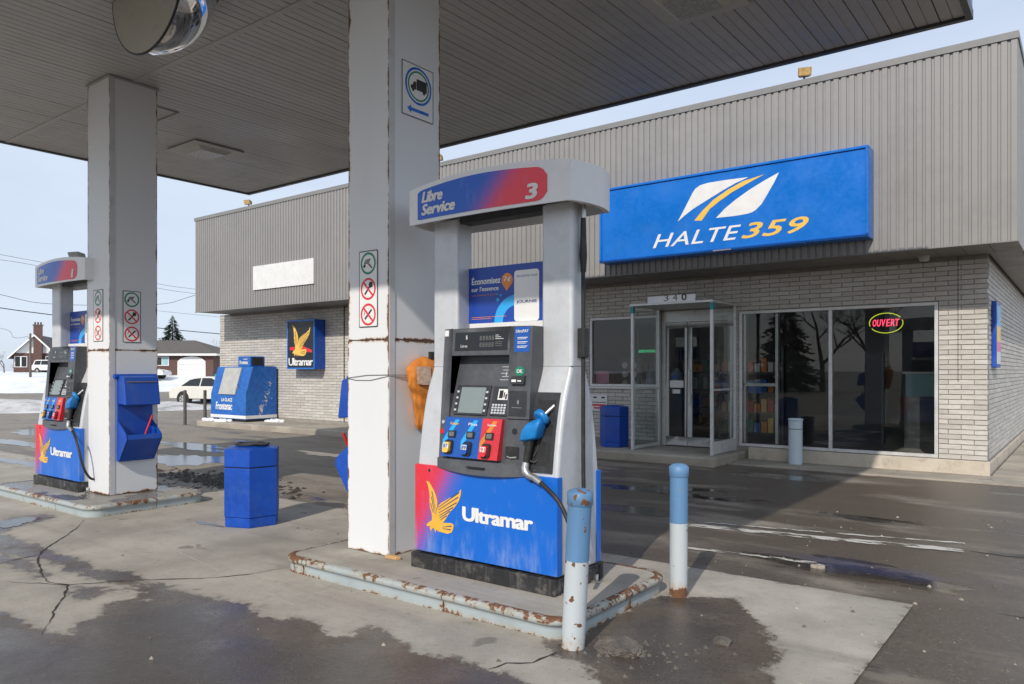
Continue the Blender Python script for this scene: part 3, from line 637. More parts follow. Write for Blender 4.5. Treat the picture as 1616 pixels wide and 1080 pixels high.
# pump islands: slab and rusty steel edging in plates
def path_rrect(x0, y0, x1, y1, r, step=0.05):
    pts = []
    def line(a, b):
        n = max(1, int(math.dist(a, b) / step)); pts.extend([(a[0] + (b[0] - a[0]) * i / n, a[1] + (b[1] - a[1]) * i / n) for i in range(n)])
    def arc(cx, cy, a0):
        n = 8; pts.extend([(cx + r * math.cos(math.radians(a0 + 90 * i / n)), cy + r * math.sin(math.radians(a0 + 90 * i / n))) for i in range(n)])
    line((x0 + r, y0), (x1 - r, y0)); arc(x1 - r, y0 + r, -90); line((x1, y0 + r), (x1, y1 - r)); arc(x1 - r, y1 - r, 0)
    line((x1 - r, y1), (x0 + r, y1)); arc(x0 + r, y1 - r, 90); line((x0, y1 - r), (x0, y0 + r)); arc(x0 + r, y0 + r, 180)
    return pts
def island(x0, y0, x1, y1, label, slabm, cuts):
    t = thing('pump_island', label, 'pump island', (x0, y0, 0), group='raised pump islands')
    P = [(a - x0, b - y0) for a, b in path_rrect(x0, y0, x1, y1, 0.14)]; n = len(P)
    inner = [(a - x0, b - y0) for a, b in path_rrect(x0 + .03, y0 + .03, x1 - .03, y1 - .03, 0.12)]
    mb = MB(); mb.prism(inner, 'z', 0.0, IZ); mb.build('slab', slabm, t, fixn=True)
    # profile: (offset outwards, z, edge metres)
    prof = [(0.0, -0.01, 0.0), (0.0, 0.02, 0.02), (0.0, 0.045, 0.045), (0.0, 0.066, 0.04), (0.012, 0.070, 0.02), (0.018, 0.082, 0.012), (0.018, 0.095, 0.01), (0.012, 0.106, 0.008), (0.0, IZ + .002, 0.005), (-0.022, IZ + .004, 0.004), (-0.03, IZ + 0.002, 0.0)]
    cl = sum(math.dist(P[i], P[(i + 1) % n]) for i in range(n)); acc = 0; seg = []; segs = []
    marks = sorted(cuts)
    for i in range(n + 1):
        q = P[i % n]; tq = Vector(P[(i + 1) % n]) - Vector(P[(i - 1) % n]); nn = Vector((tq.y, -tq.x)).normalized()
        seg.append((Vector(q), nn))
        if i < n: acc += math.dist(P[i], P[(i + 1) % n])
        if marks and acc > marks[0]: segs.append(seg); seg = [(Vector(q) + tq.normalized() * 0.005, nn)]; marks.pop(0)
    segs.append(seg)
    for sg in segs:
        if len(sg) < 2: continue
        vs = []; ed = []
        for k, (q, nn) in enumerate(sg):
            for o, z, e in prof:
                p = q + nn * o; vs.append((p.x, p.y, z)); ed.append(min(e, 0.012 + k * 0.02 if k < 3 else 1, 0.012 + (len(sg) - 1 - k) * 0.02 if k > len(sg) - 4 else 1))
        m = len(prof)
        MB().add(vs, [(i * m + j, (i + 1) * m + j, (i + 1) * m + j + 1, i * m + j + 1) for i in range(len(sg) - 1) for j in range(m - 1)], 0, ed, True).build('kerb_plate', M['kerbpaint'], t)
    return t
island(-4.53, 3.25, -2.15, 4.45, 'concrete island with rusty steel edge under the pump numbered 3', M['slab'], (0.10, 1.44, 2.9, 4.3, 5.8))
island(-9.95, 3.25, -7.54, 4.45, 'wet concrete island with rusty steel edge under the pump numbered 1', M['slabwet'], (0.75, 1.55, 2.9, 4.3, 5.8))
MB().prism([(0, 0), (.10, .01), (.12, .04), (.03, .05)], 'z', 0, 0.025).build('wood_wedge', mat('raw_wood', (0.55, 0.33, 0.15), 0.8), None, (-3.86, 3.60, IZ), bevel=0.004)
tag(bpy.data.objects['wood_wedge'], 'small raw wooden wedge at the foot of the near column', 'wedge')
# ================================================================== fuel pumps
M['signshell'] = mat('sign_shell', (0.84, 0.85, 0.86), 0.4, 0, 0.03, 4, dirt=0.10, dirtcol=(0.4, 0.39, 0.36))
M['gradeblue'] = mat('grade_blue', (0.010, 0.095, 0.43), 0.3)
M['gradered'] = mat('grade_red', (0.66, 0.035, 0.05), 0.3)
M['adblue'] = mat('ad_blue', (0.012, 0.06, 0.36), 0.35, 0, 0.1, 3)
M['tinytext'] = mat('pale_text', (0.55, 0.57, 0.60), 0.5)
def fuel_pump(num, label, loc):
    t = thing('fuel_pump', label, 'fuel pump', loc, group='fuel pumps on the islands')
    B = lambda *a, **k: MB().box(*a)
    # base frame
    b = MB(); b.box(-.59, -.258, 0, .56, -.208, .098); b.box(-.59, .235, 0, .56, .285, .098); b.box(-.59, -.208, 0, -.54, .235, .098); b.box(.51, -.208, 0, .56, .235, .098); b.box(-.54, -.208, .07, .51, .235, .092)
    b.build('base', M['blackbase'], t, bevel=.006)
    for px, py in ((.585, -.17), (.585, .16)): 
        MB().box(px - .02, py - .03, 0.002, px + .025, py + .03, .012).lathe([(0.001, .05), (.011, .05), (.011, .012)], (px, py, 0), 8).build('anchor_bolt', M['steel'], t)
    # side fins carrying the posts
    half = [(-.078, 2.30), (-.078, 1.345), (-.084, 1.30), (-.100, 1.255), (-.124, 1.20), (-.148, 1.13), (-.170, 1.04), (-.192, .93), (-.212, .80), (-.226, .69), (-.232, .60), (-.232, .10)]
    prof = half + [(-y, z) for y, z in reversed(half)]
    for x0, x1 in ((-.56, -.338), (.338, .56)): MB().prism(prof, 'x', x0, x1).build('side_fin', M['silver'], t, bevel=.022)
    for x0, x1 in ((-.5605, -.3375), (.3375, .5605)): MB().box(x0, -.0815, 1.318, x1, .0815, 1.321).build('seam', M['charcoal2'], t)
    MB().box(-.338, -.11, .09, .338, .11, 1.555).build('core', M['charcoal'], t)
    # lower panels, wrapping round the sides
    for sg in (-1, 1):
        y0, y1 = (-.244, -.19) if sg < 0 else (.19, .244)
        p = MB().box(-.566, y0, .113, .566, y1, .679).build('lower_panel', M['pumpprint'], t, bevel=.004)
        if sg < 0:
            for hx in (-.435, .387): MB().tube([(hx, -.2455, .645), (hx, -.242, .645)], .010, 12).build('lock', M['black'], p)
            eagle(-.461, .246, .302, .330, -.2465).build('eagle_emblem', [M['yellow'], M['navy']], p)
            text_mb('Ultramar', (-.143, .356, .393, .440), at=-.2465, bold=.06, spacing=.93).build('lettering', M['white'], p)
    # head (bezel)
    yf = lambda z: -.345 - (1.561 - z) * .072
    hd = MB()
    def slab(mb, x0, x1, z0, z1, proud=0.0, back=-.20, mi=0, pb=None, xs=0.0):
        """box whose front follows the leaning bezel"""
        pb = proud if pb is None else pb
        mb.add([(x0 + xs, yf(z0) - pb, z0), (x1 + xs, yf(z0) - pb, z0), (x1, yf(z1) - proud, z1), (x0, yf(z1) - proud, z1), (x0 + xs, back, z0), (x1 + xs, back, z0), (x1, back, z1), (x0, back, z1)],
               [(0, 1, 2, 3), (1, 5, 6, 2), (5, 4, 7, 6), (4, 0, 3, 7), (3, 2, 6, 7), (4, 5, 1, 0)], mi)
        return mb
    slab(hd, -.353, -.282, .735, 1.561); slab(hd, .186, .353, 1.003, 1.561); slab(hd, -.282, .186, 1.388, 1.561)
    slab(hd, .186, .353, .735, .999); slab(hd, -.282, .186, .735, 1.012, -.012)
    head = hd.build('head', M['charcoal'], t, bevel=.003)
    lip = MB(); n = 16; vs = []
    for i in range(n + 1):
        x = -.36 + .72 * i / n; dz = .022 * (1 - (x / .36) ** 2); dy = .028 * (1 - (x / .36) ** 2)
        vs += [(x, yf(.735) - .004, .737), (x, yf(.68) - dy, .672 - dz), (x, -.30, .672 - dz)]
    lip.add(vs, [(3 * i + j, 3 * i + 3 + j, 3 * i + 4 + j, 3 * i + 1 + j) for i in range(n) for j in range(2)], smooth=False)
    lip.add([vs[0], vs[1], vs[2], (-.36, -.30, .737)], [(0, 1, 2, 3)]); lip.add([vs[-3], vs[-2], vs[-1], (.36, -.30, .737)], [(3, 2, 1, 0)]); lip.add([(-.36, -.30, .737), (.36, -.30, .737), vs[-3], vs[0]], [(0, 1, 2, 3)])
    lip.build('head_lip', M['charcoal'], t, fixn=True)
    MB().box(-.09, yf(.70) - .037, .695, .05, yf(.70) - .02, .700).build('grip_slot', M['black'], t)
    # recess and screen
    rc = MB(); ya, yb = -.262, yf(1.012) + .012
    rc.add([(-.282, yb, 1.010), (.186, yb, 1.010), (.186, ya, 1.390), (-.282, ya, 1.390)], [(0, 1, 2, 3)]); rc.build('recess', M['charcoal'], head)
    ry = lambda z: yb + (ya - yb) * (z - 1.01) / .38
    def onrec(mb, x0, x1, z0, z1, h, mi=0):
        mb.add([(x0, ry(z0) - h, z0), (x1, ry(z0) - h, z0), (x1, ry(z1) - h, z1), (x0, ry(z1) - h, z1), (x0, ry(z0) + .004, z0), (x1, ry(z0) + .004, z0), (x1, ry(z1) + .004, z1), (x0, ry(z1) + .004, z1)],
               [(0, 1, 2, 3), (1, 5, 6, 2), (4, 0, 3, 7), (3, 2, 6, 7), (4, 5, 1, 0)], mi); return mb
    sf = MB(); onrec(sf, -.250, .022, 1.016, 1.200, .012); s = sf.build('screen_frame', M['charcoal2'], t, bevel=.002)
    onrec(MB(), -.212, -.012, 1.028, 1.188, .0135).build('screen', M['screen'], s)
    for side in (-.238, .0):
        for k in range(4): onrec(MB(), side - .006, side + .010, 1.040 + k * .038, 1.052 + k * .038, .015).build('screen_button', M['tinytext'], s)
    kp = MB(); onrec(kp, .045, .180, 1.018, 1.195, .010); k2 = kp.build('keypad', M['charcoal2'], t, bevel=.002)
    kk = MB()
    for r in range(4):
        for c in range(5): onrec(kk, .058 + c * .023, .074 + c * .023, 1.030 + r * .016, 1.041 + r * .016, .014)
    kk.build('keys', M['tinytext'], k2)
    st = MB(); onrec(st, .090, .168, 1.115, 1.180, .0115); s2 = st.build('instruction_sticker', M['white'], k2)
    q = MB(); onrec(q, .100, .128, 1.125, 1.172, .013); onrec(q, .134, .142, 1.130, 1.160, .013); onrec(q, .148, .160, 1.120, 1.150, .013); q.build('pictogram', M['black'], s2)
    tx = MB()
    for k in range(5): onrec(tx, .075 + (k % 2) * .012, .165 - (k % 3) * .02, 1.235 + k * .020, 1.2385 + k * .020, .0015)
    onrec(tx, .115, .122, 1.262, 1.285, .002); onrec(tx, .165, .173, 1.235, 1.260, .002)
    tx.build('printed_text', M['tinytext'], t)
    # price display
    d = slab(MB(), -.258, .170, 1.418, 1.536, .002, -.30).build('price_display', M['display'], t, bevel=.002)
    def on(z): return yf(z) - .0042
    tm = MB()
    for s_, bx in (('$', (-.165, 1.488, -.150, 1.516)), ('Litres', (-.205, 1.440, -.150, 1.458))): text_mb(s_, bx, into=tm)
    for k in range(2):
        for c in range(5): text_mb('8', (-.05 + c * .024, 1.482 - k * .042, -.032 + c * .024, 1.510 - k * .042), into=tm, mi=1)
    for k in range(3): tm.box(.075, 0, 1.488 + k * .011, .14 - k * .02, .0003, 1.491 + k * .011); tm.box(.075, 0, 1.446 + k * .011, .13, .0003, 1.449 + k * .011, 1)
    tm.v = [(x, on(z) + y, z) for x, y, z in tm.v]; tm.build('digits', [M['white'], M['lcdgrey']], d)
    # sticker, readers, slots on the right-hand strip
    st = slab(MB(), .222, .335, 1.405, 1.556, .001, -.30).build('blue_sticker', M['gradeblue'], t)
    tm = MB(); text_mb('UltraPAY', (.232, 1.522, .325, 1.540), into=tm, bold=.02)
    for k in range(3): tm.box(.245, 0, 1.490 - k * .026, .32, .0003, 1.494 - k * .026); tm.box(.245, 0, 1.482 - k * .026, .31, .0003, 1.485 - k * .026)
    tm.v = [(x, yf(z) - .003 + y, z) for x, y, z in tm.v]; tm.build('sticker_text', M['white'], st)
    rd = slab(MB(), .212, .324, 1.212, 1.330, -.004, -.30).build('card_slot', M['black'], t)
    slab(MB(), .219, .317, 1.212, 1.262, .012, -.30, pb=.020).build('slot_lip', M['charcoal2'], rd)
    ok = MB(); ok.add([(.273 + .036 * math.cos(2 * PI * i / 20), 0, 1.290 + .030 * math.sin(2 * PI * i / 20)) for i in range(20)], [tuple(range(20))]); text_mb('OK', (.252, 1.279, .294, 1.301), into=ok, mi=1, bold=.03)
    ok.box(.228, 0, 1.225, .262, .0003, 1.240, 1); ok.box(.272, 0, 1.228, .300, .0003, 1.236, 1)
    ok.v = [(x, y + yf(z) - (.003 if i < 20 else .005) - (.018 if z < 1.25 else 0), z) for i, (x, y, z) in enumerate(ok.v)]; ok.build('ok_sticker', [M['green'], M['white']], rd)
    cr = slab(MB(), .198, .332, 1.020, 1.172, .003, -.30).build('card_reader', M['charcoal2'], t, bevel=.004)
    ct = MB()
    for r0 in (.006, .011, .016): 
        for i in range(6):
            a0 = -.9 + 1.8 * i / 6; a1 = -.9 + 1.8 * (i + 1) / 6
            ct.add([(.258 + r0 * math.cos(a0), 0, 1.105 + r0 * math.sin(a0)), (.258 + (r0 + .002) * math.cos(a0), 0, 1.105 + (r0 + .002) * math.sin(a0)), (.258 + (r0 + .002) * math.cos(a1), 0, 1.105 + (r0 + .002) * math.sin(a1)), (.258 + r0 * math.cos(a1), 0, 1.105 + r0 * math.sin(a1))], [(0, 1, 2, 3)])
    ct.box(.225, 0, 1.070, .30, .0003, 1.073); ct.v = [(x, yf(z) - .0045, z) for x, y, z in ct.v]; ct.build('contactless_mark', M['tinytext'], cr)
    MB().tube([(.252, yf(.93) - .004, .93), (.252, yf(.93) + .01, .93)], .018, 16).build('lock', M['black'], t)
    rs = slab(MB(), .190, .292, .766, .838, .0015, -.30).build('receipt_slot', M['black'], t)
    MB().tube([(.205, yf(.775) - .004, .778), (.24, yf(.775) - .014, .774), (.277, yf(.775) - .004, .778)], .006, 8).build('slot_lip', M['steel'], rs)
    # left strip: small labels
    slab(MB(), -.349, -.315, 1.515, 1.553, .001, -.30).build('warning_label', M['white'], t)
    e = MB(); e.tube([(-.318, yf(.905) - .010, .905), (-.318, yf(.905), .905)], .013, 14); slab(e, -.352, -.325, .890, .920, .0015, -.30); e.build('stop_button', M['redplastic'], t)
    MB().tube([(-.322, yf(.965) - .006, .965), (-.322, yf(.965), .965)], .011, 14).build('call_button', M['tinytext'], t)
    # three grade panels
    names = ('Ordinaire', 'Plus', 'Suprême')
    for k in range(3):
        x0 = -.293 + k * .1525; x1 = x0 + .1525; xs = -.012
        g = slab(MB(), x0, x1 - .0005, .752, .998, .012, -.33, pb=.034, xs=xs).build('grade_panel', M['gradered'] if k == 2 else M['gradeblue'], t)
        yp = lambda z: yf(z) - .012 - .022 * (.998 - z) / .246
        def onp(mb): mb.v = [(x + xs * (.998 - z) / .246, yp(z) - y, z) for x, y, z in mb.v]; return mb
        a = MB(); a.add([(x0 + .001, .0012, .80), (x0 + .001, .0012, .855), (x0 + .085, .0012, .985), (x0 + .120, .0012, .985)], [(0, 1, 2, 3)])
        onp(a).build('accent_stripe', M['orangeprint'] if k == 2 else M['sky'], g)
        w = MB(); text_mb(names[k], (x0 + .045, .952, x0 + .115, .968), into=w, bold=.02)
        w.v = [(x, .0018 - y, z) for x, y, z in w.v]; onp(w).build('grade_name', M['gold'] if k == 0 else M['white'], g)
        p = MB().box(x0 + .043, -.004, .873, x0 + .103, .008, .915); f = onp(p).build('price_window', M['black'], g)
        p = MB().box(x0 + .053, .006, .881, x0 + .093, .0095, .908); onp(p).build('price_glass', M['lcdgrey'], f)
        zc = .812 - .004 * k; xc = x0 + .060
        p = MB().add([(x, y, z) for y in (-.004, .010) for x, z in rrect(xc - .034, zc - .044, xc + .034, zc + .044, .018, 4)], [tuple(range(20)), tuple(range(39, 19, -1))] + [(i, 20 + i, 20 + (i + 1) % 20, (i + 1) % 20) for i in range(20)])
        q = [20 + 0]; f = onp(p).build('button_surround', M['black'], g, fixn=True)
        rr = rrect(xc - .024, zc - .032, xc + .024, zc + .032, .013, 4); n = len(rr)
        p = MB().add([(x - .006, y, z) for y in (.004, .028) for x, z in rr], [tuple(range(n)), tuple(range(2 * n - 1, n - 1, -1))] + [(i, n + i, n + (i + 1) % n, (i + 1) % n) for i in range(n)])
        bt = onp(p).build('button', [M['gold'], M['gradeblue'], M['red']][k], f, fixn=True)
        w = MB().box(xc - .027, .0284, zc - .004, xc + .015, .0286, zc + .026); text_mb(('87', '89', '91')[k], (xc - .023, zc - .022 + .02, xc + .011, zc + .022), into=w, mi=1, bold=.03)
        w.v = [(x, y if i < 8 else .0292 - y, z) for i, (x, y, z) in enumerate(w.v)]
        onp(w).build('octane_label', [M['white'], [M['navy'], M['navy'], M['red']][k]], f)
    # advert board between the posts
    ad = MB().box(-.336, -.125, 1.607, .336, -.115, 1.976).build('advert_board', M['adblue'], t)
    MB().box(-.30, -.16, 1.562, .31, -.11, 1.604).build('advert_ledge', M['white'], t)
    X = lambda u: -.335 + .612 * u
    Z = lambda v: 1.607 + .369 * v
    ya = -.1262
    sw = MB(); cx, cz = X(.66), 1.607
    arc = [(cx + .185 * math.cos(a), cz + .175 * math.sin(a)) for a in np.linspace(PI, PI / 2 + .12, 14)] + [(cx + .115 * math.cos(a), cz + .108 * math.sin(a)) for a in np.linspace(PI / 2 + .12, PI, 14)]
    tess(arc, 'xz', ya, 0, sw)
    for su, sv, sr in ((.405, .405, .017), (.445, .48, .011), (.40, .50, .007)):
        flat([(X(su) + (sr if i % 2 == 0 else sr * .45) * math.sin(PI * i / 5), Z(sv) + (sr if i % 2 == 0 else sr * .45) * math.cos(PI * i / 5)) for i in range(10)], 'xz', ya, 0, sw)
    sw.build('swoosh', M['sky'], ad)
    ph = MB(); flat(rrect(X(.625), 1.608, X(.945), Z(.885), .022), 'xz', ya - .0004, 0, ph); ph.build('phone', M['white'], ad)
    pn = MB(); tess(ringpoly(X(.53), Z(.735), .046, .046, 24, -.7, PI + .7) + [(X(.525), Z(.545))], 'xz', ya, 0, pn); pn.build('price_pin', M['orangeprint'], ad)
    tm = MB()
    text_mb('Économisez', (X(.045), Z(.70), X(.44), Z(.84)), at=ya, bold=.03).build('advert_headline', M['white'], ad); text_mb("sur l'essence", (X(.04), Z(.575), X(.415), Z(.655)), at=ya, bold=.03).build('advert_headline', M['white'], ad)
    text_mb('7¢', (X(.485), Z(.70), X(.575), Z(.80)), at=ya - .0006, bold=.03).build('advert_price', M['white'], ad)
    text_mb("avec l'application Journie", (X(.04), Z(.485), X(.40), Z(.520)), at=ya, into=tm, mi=1)
    text_mb('JOURNIE', (X(.655), Z(.30), X(.915), Z(.365)), at=ya - .0009, bold=.03).build('advert_name', M['navy'], ad); text_mb('INSCRIVEZ-VOUS', (X(.66), Z(.765), X(.92), Z(.80)), at=ya - .0009, into=tm, mi=2)
    for k in range(2): tm.box(X(.04), ya - .0003, Z(.075 + k * .03), X(.52 - .2 * (1 - k)), ya, Z(.083 + k * .03), 1)
    tm.build('advert_text', [M['white'], M['orangeprint'], M['navy']], ad)
    # topper sign: four bowed sides
    yb_ = lambda x: -.22 - .035 * (1 - (x / .64) ** 2)
    zt = lambda x: 2.495 + .040 * (1 - (x / .64) ** 2)
    Z0 = 2.262; N1, N2 = 24, 12; loop = []
    for i in range(N1): x = -.64 + 1.28 * i / N1; loop.append((x, yb_(x)))
    for i in range(N2): y = -.22 + .44 * i / N2; loop.append((.64 + .045 * (1 - (y / .22) ** 2), y))
    for i in range(N1): x = .64 - 1.28 * i / N1; loop.append((x, -yb_(x)))
    for i in range(N2): y = .22 - .44 * i / N2; loop.append((-.64 - .045 * (1 - (y / .22) ** 2), y))
    n = len(loop); sh = MB()
    for a, b, rng_ in (('front', 0, range(0, N1)), ('end', 1, range(N1, N1 + N2)), ('back', 2, range(N1 + N2, 2 * N1 + N2)), ('end', 3, range(2 * N1 + N2, n))):
        vs = []; L = list(rng_) + [(list(rng_)[-1] + 1) % n]
        for i in L: x, y = loop[i]; vs += [(x, y, Z0), (x, y, zt(min(.64, abs(x))) if abs(x) < .64 else zt(.64))]
        sh.add(vs, [(2 * i, 2 * i + 2, 2 * i + 3, 2 * i + 1) for i in range(len(L) - 1)], smooth=True)
    sh.add([(x, y, zt(min(.64, abs(x))) - .0005) for x, y in loop], [tuple(range(n))])
    k = .955; vs = []
    for x, y in loop: vs += [(x, y, Z0), (x * k, y * k, Z0), (x * k, y * k, Z0 + .06)]
    sh.add(vs, [(3 * i + j, 3 * i + 1 + j, 3 * ((i + 1) % n) + 1 + j, 3 * ((i + 1) % n) + j) for i in range(n) for j in range(2)])
    sh.add([(x * k, y * k, Z0 + .06) for x, y in loop], [tuple(range(n))])
    top = sh.build('topper_sign', M['signshell'], t)
    MB().box(-.34, -.05, Z0 + .005, .34, .06, Z0 + .058).build('crossbeam', M['charcoal2'], top)
    fc = MB(); vs = []; nf = 40
    for i in range(nf + 1):
        u = i / nf; x = -.553 + 1.045 * u; e = 1 - .0
        if u > .93: q = (u - .93) / .07; e = math.sqrt(max(0, 1 - (q * .86) ** 2))
        lo, hi = 2.286 - .006 * u, 2.468 + .036 * math.sin(PI * min(1, (u + .06) / 1.1)); mid = (lo + hi) / 2
        if u < .03: lo += .004 * (1 - u / .03); hi -= .012 * (1 - u / .03)
        vs += [(x, 0, mid + (lo - mid) * e), (x, 0, mid + (hi - mid) * e)]
    fc.add(vs, [(2 * i, 2 * i + 2, 2 * i + 3, 2 * i + 1) for i in range(nf)]); fc.v = [(x, yb_(x) - .003, z) for x, y, z in fc.v]
    face = fc.build('sign_face', M['topprint'], top)
    for s_, bx, shr in (('Libre', (-.505, 2.395, -.316, 2.462), .25), ('Service', (-.508, 2.313, -.205, 2.380), .25), (num, (.350 if num != '1' else .38, 2.300, .425, 2.385), .12)):
        tm = text_mb(s_, bx, bold=.065, shear=shr); tm.v = [(x, yb_(x) - .0055 + y, z) for x, y, z in tm.v]
        tm.build('pump_number' if s_ == num else 'sign_word', M['white'], face)
    # nozzle boot, nozzle, hose
    fy = lambda z: float(np.interp(z, [.69, .80, .93, 1.04, 1.13, 1.20, 1.255, 1.30], [-.226, -.212, -.192, -.170, -.148, -.124, -.100, -.084])) - .16
    bt = MB(); vs = []
    zs = np.linspace(.70, 1.165, 10)
    for z in zs: vs += [(.362 , fy(z) - .012, z), (.522, fy(z) - .012, z), (.362, fy(z) + .02, z), (.522, fy(z) + .02, z)]
    for i in range(9):
        a = 4 * i; bt.f += [[a, a + 1, a + 5, a + 4], [a, a + 4, a + 6, a + 2], [a + 1, a + 3, a + 7, a + 5]]; bt.mi += [0] * 3; bt.sm += [False] * 3
    bt.v = vs; bt.e = [1.0] * len(vs); bt.add([vs[0], vs[1], vs[3], vs[2]], [(0, 1, 2, 3)]); bt.add([vs[-4], vs[-3], vs[-1], vs[-2]], [(0, 1, 2, 3)])
    boot = bt.build('nozzle_boot', M['charcoal2'], t, fixn=True)
    hp = MB()
    for z0, z1 in ((1.05, 1.12), (.74, .98)):
        hp.add([(.385, fy(z0) - .014, z0), (.505, fy(z0) - .014, z0), (.505, fy(z1) - .014, z1), (.385, fy(z1) - .014, z1)], [(0, 1, 2, 3)])
    hp.build('boot_well', M['black'], boot)
    nz = bpy.data.objects.new('nozzle', None); COL.objects.link(nz); nz.parent = t
    Q = lambda p: (p[0], p[1] - .08, p[2])
    ax = Vector((.30, .80, .52)).normalized(); c0 = Vector(Q((.445, -.305, 1.022)))
    gd = MB().tube([c0 - ax * .022, c0 - ax * .016, c0 + ax * .010, c0 + ax * .016], [.036, .050, .052, .040], 22); gd.build('splash_guard', M['nozzleblue'], nz)
    for k in range(5): pass
    MB().tube([c0 + ax * .01, c0 + ax * .07 + Vector((.03, 0, .03))], .012, 10).build('spout', M['steel'], nz)
    b2 = MB(); vs = []
    for (x, y, z, hx, hy) in ((.382, -.325, .884, .050, .036), (.386, -.328, .900, .058, .044), (.402, -.330, .950, .060, .046), (.420, -.325, .990, .050, .042), (.430, -.315, 1.012, .030, .028)):
        vs += [Q((x + hx * c_, y + hy * s_, z + .010 * c_)) for c_, s_ in ((1, -1), (1, 1), (-1, 1), (-1, -1))]
    b2.add(vs, [(4 * i + k, 4 * i + (k + 1) % 4, 4 * i + 4 + (k + 1) % 4, 4 * i + 4 + k) for i in range(4) for k in range(4)] + [(3, 2, 1, 0), (16, 17, 18, 19)]).build('nozzle_body', M['nozzleblue'], nz, bevel=.016)
    MB().tube([Q((.380, -.325, .895)), Q((.368, -.332, .82)), Q((.360, -.338, .757))], [.027, .024, .021], 12).build('handle', M['black'], nz)
    MB().tube([Q((.425, -.28, .90)), Q((.438, -.28, .84)), Q((.430, -.29, .785)), Q((.40, -.315, .755)), Q((.362, -.335, .770))], .009, 8).build('trigger_guard', M['black'], nz)
    MB().tube([Q((.408, -.285, .90)), Q((.412, -.295, .84)), Q((.392, -.31, .79))], .008, 8).build('trigger', M['black'], nz)
    MB().tube([Q((.357, -.335, .760)), Q((.352, -.342, .725)), Q((.358, -.346, .700)), Q((.385, -.348, .682)), Q((.425, -.348, .672))], [.021, .024, .024, .022, .019], 12).build('swivel', M['steel'], nz)
    hs = [Q(p) for p in ((.425, -.348, .672), (.50, -.358, .635), (.602, -.370, .563), (.662, -.370, .470), (.700, -.360, .360), (.715, -.325, .235), (.705, -.265, .155), (.675, -.195, .150), (.64, -.135, .22), (.607, -.095, .40), (.590, -.082, .70), (.586, -.077, 1.2), (.586, -.077, 1.8), (.586, -.077, 2.27))]
    pp = []
    for i in range(len(hs) - 1):           # Catmull-Rom
        a, b_, c, d_ = [Vector(hs[max(0, min(len(hs) - 1, i + j))]) for j in (-1, 0, 1, 2)]
        for s_ in range(6):
            q = s_ / 6; pp.append(0.5 * ((2 * b_) + (c - a) * q + (2 * a - 5 * b_ + 4 * c - d_) * q * q + (-a + 3 * b_ - 3 * c + d_) * q ** 3))
    pp.append(Vector(hs[-1])); hose = MB().tube(pp, .0125, 10).build('hose', M['black'], t)
    MB().tube([Q((.420, -.348, .674)), Q((.475, -.355, .648))], [.021, .0165], 12).build('hose_ferrule', M['steel'], hose)
    MB().tube([(.586, -.155, 2.20), (.586, -.155, 2.08), (.586, -.155, 1.98), (.586, -.155, 1.88)], [.016, .019, .023, .017], 10).build('hose_sleeve', M['black'], hose)
    MB().tube([(.586, -.155, 2.28), (.586, -.155, 2.20)], .017, 10).build('hose_fitting', M['steel'], hose)
    MB().box(.562, -.185, 1.37, .612, -.13, 1.545).build('hose_clip', M['black'], t, bevel=.006)
    for ch in t.children:
        if ch.name.split('.')[0] not in ('base', 'anchor_bolt', 'side_fin', 'seam', 'core', 'lower_panel', 'topper_sign'): ch.location.y += 0.16
    return t
fuel_pump('3', 'grey and blue fuel pump numbered 3 behind the rusty bollard', (-2.978, 3.82, IZ))
fuel_pump('1', 'grey and blue fuel pump numbered 1 behind the far column', (-9.085, 3.82, IZ))
# ================================================================== the shop
YW, YF = 11.82, 10.80            # brick face, cladding face
ZF0, ZF1 = 2.961, 5.455
XL, XR = -19.34, -1.08           # brick ends
FXL, FXR = -18.86, -0.68         # cladding ends
shop = thing('shop_building', 'long brick shop with ribbed taupe cladding above its windows', 'building', (0, 0, 0))
# openings in the front wall: (x0, x1, z0, z1)
OPEN = [(-4.47, -1.655, 0.20, 2.36), (-5.84, -4.50, 0.0, 2.42), (-7.26, -5.88, 1.12, 2.37)]
wall = MB()
ce = sorted({XL, XR} | {v for o in OPEN for v in o[:2]}); cz = sorted({0.0, ZF0} | {v for o in OPEN for v in o[2:]})
for a, b in zip(ce[:-1], ce[1:]):
    for c, d in zip(cz[:-1], cz[1:]):
        mx, mz = (a + b) / 2, (c + d) / 2
        if not any(o[0] < mx < o[1] and o[2] < mz < o[3] for o in OPEN): wall.box(a, YW + 0.012, c, b, YW + 0.20, d)
wall_front = wall.build('front_wall', M['mortar'], shop)
wall_side = MB().box(XR - 0.20, YW + 0.21, 0.0, XR - 0.012, 24.0, ZF0).build('side_wall', M['mortar'], shop)
wall_left = MB().box(XL + 0.012, YW + 0.21, 0.0, XL + 0.20, 24.0, ZF0).build('end_wall', M['mortar'], shop)
MB().box(XL + 0.2, 23.8, 0.0, XR - 0.2, 24.0, ZF0).build('rear_wall', M['mortar'], shop)
MB().box(-4.30, YW - 0.045, 0.0, XR + 0.03, YW + 0.011, 0.195).build('foundation', M['cream'], shop, bevel=0.008)
MB().box(XR - 0.011, YW + 0.012, 0.0, XR + 0.028, 24.0, 0.16).build('foundation', M['cream'], shop)
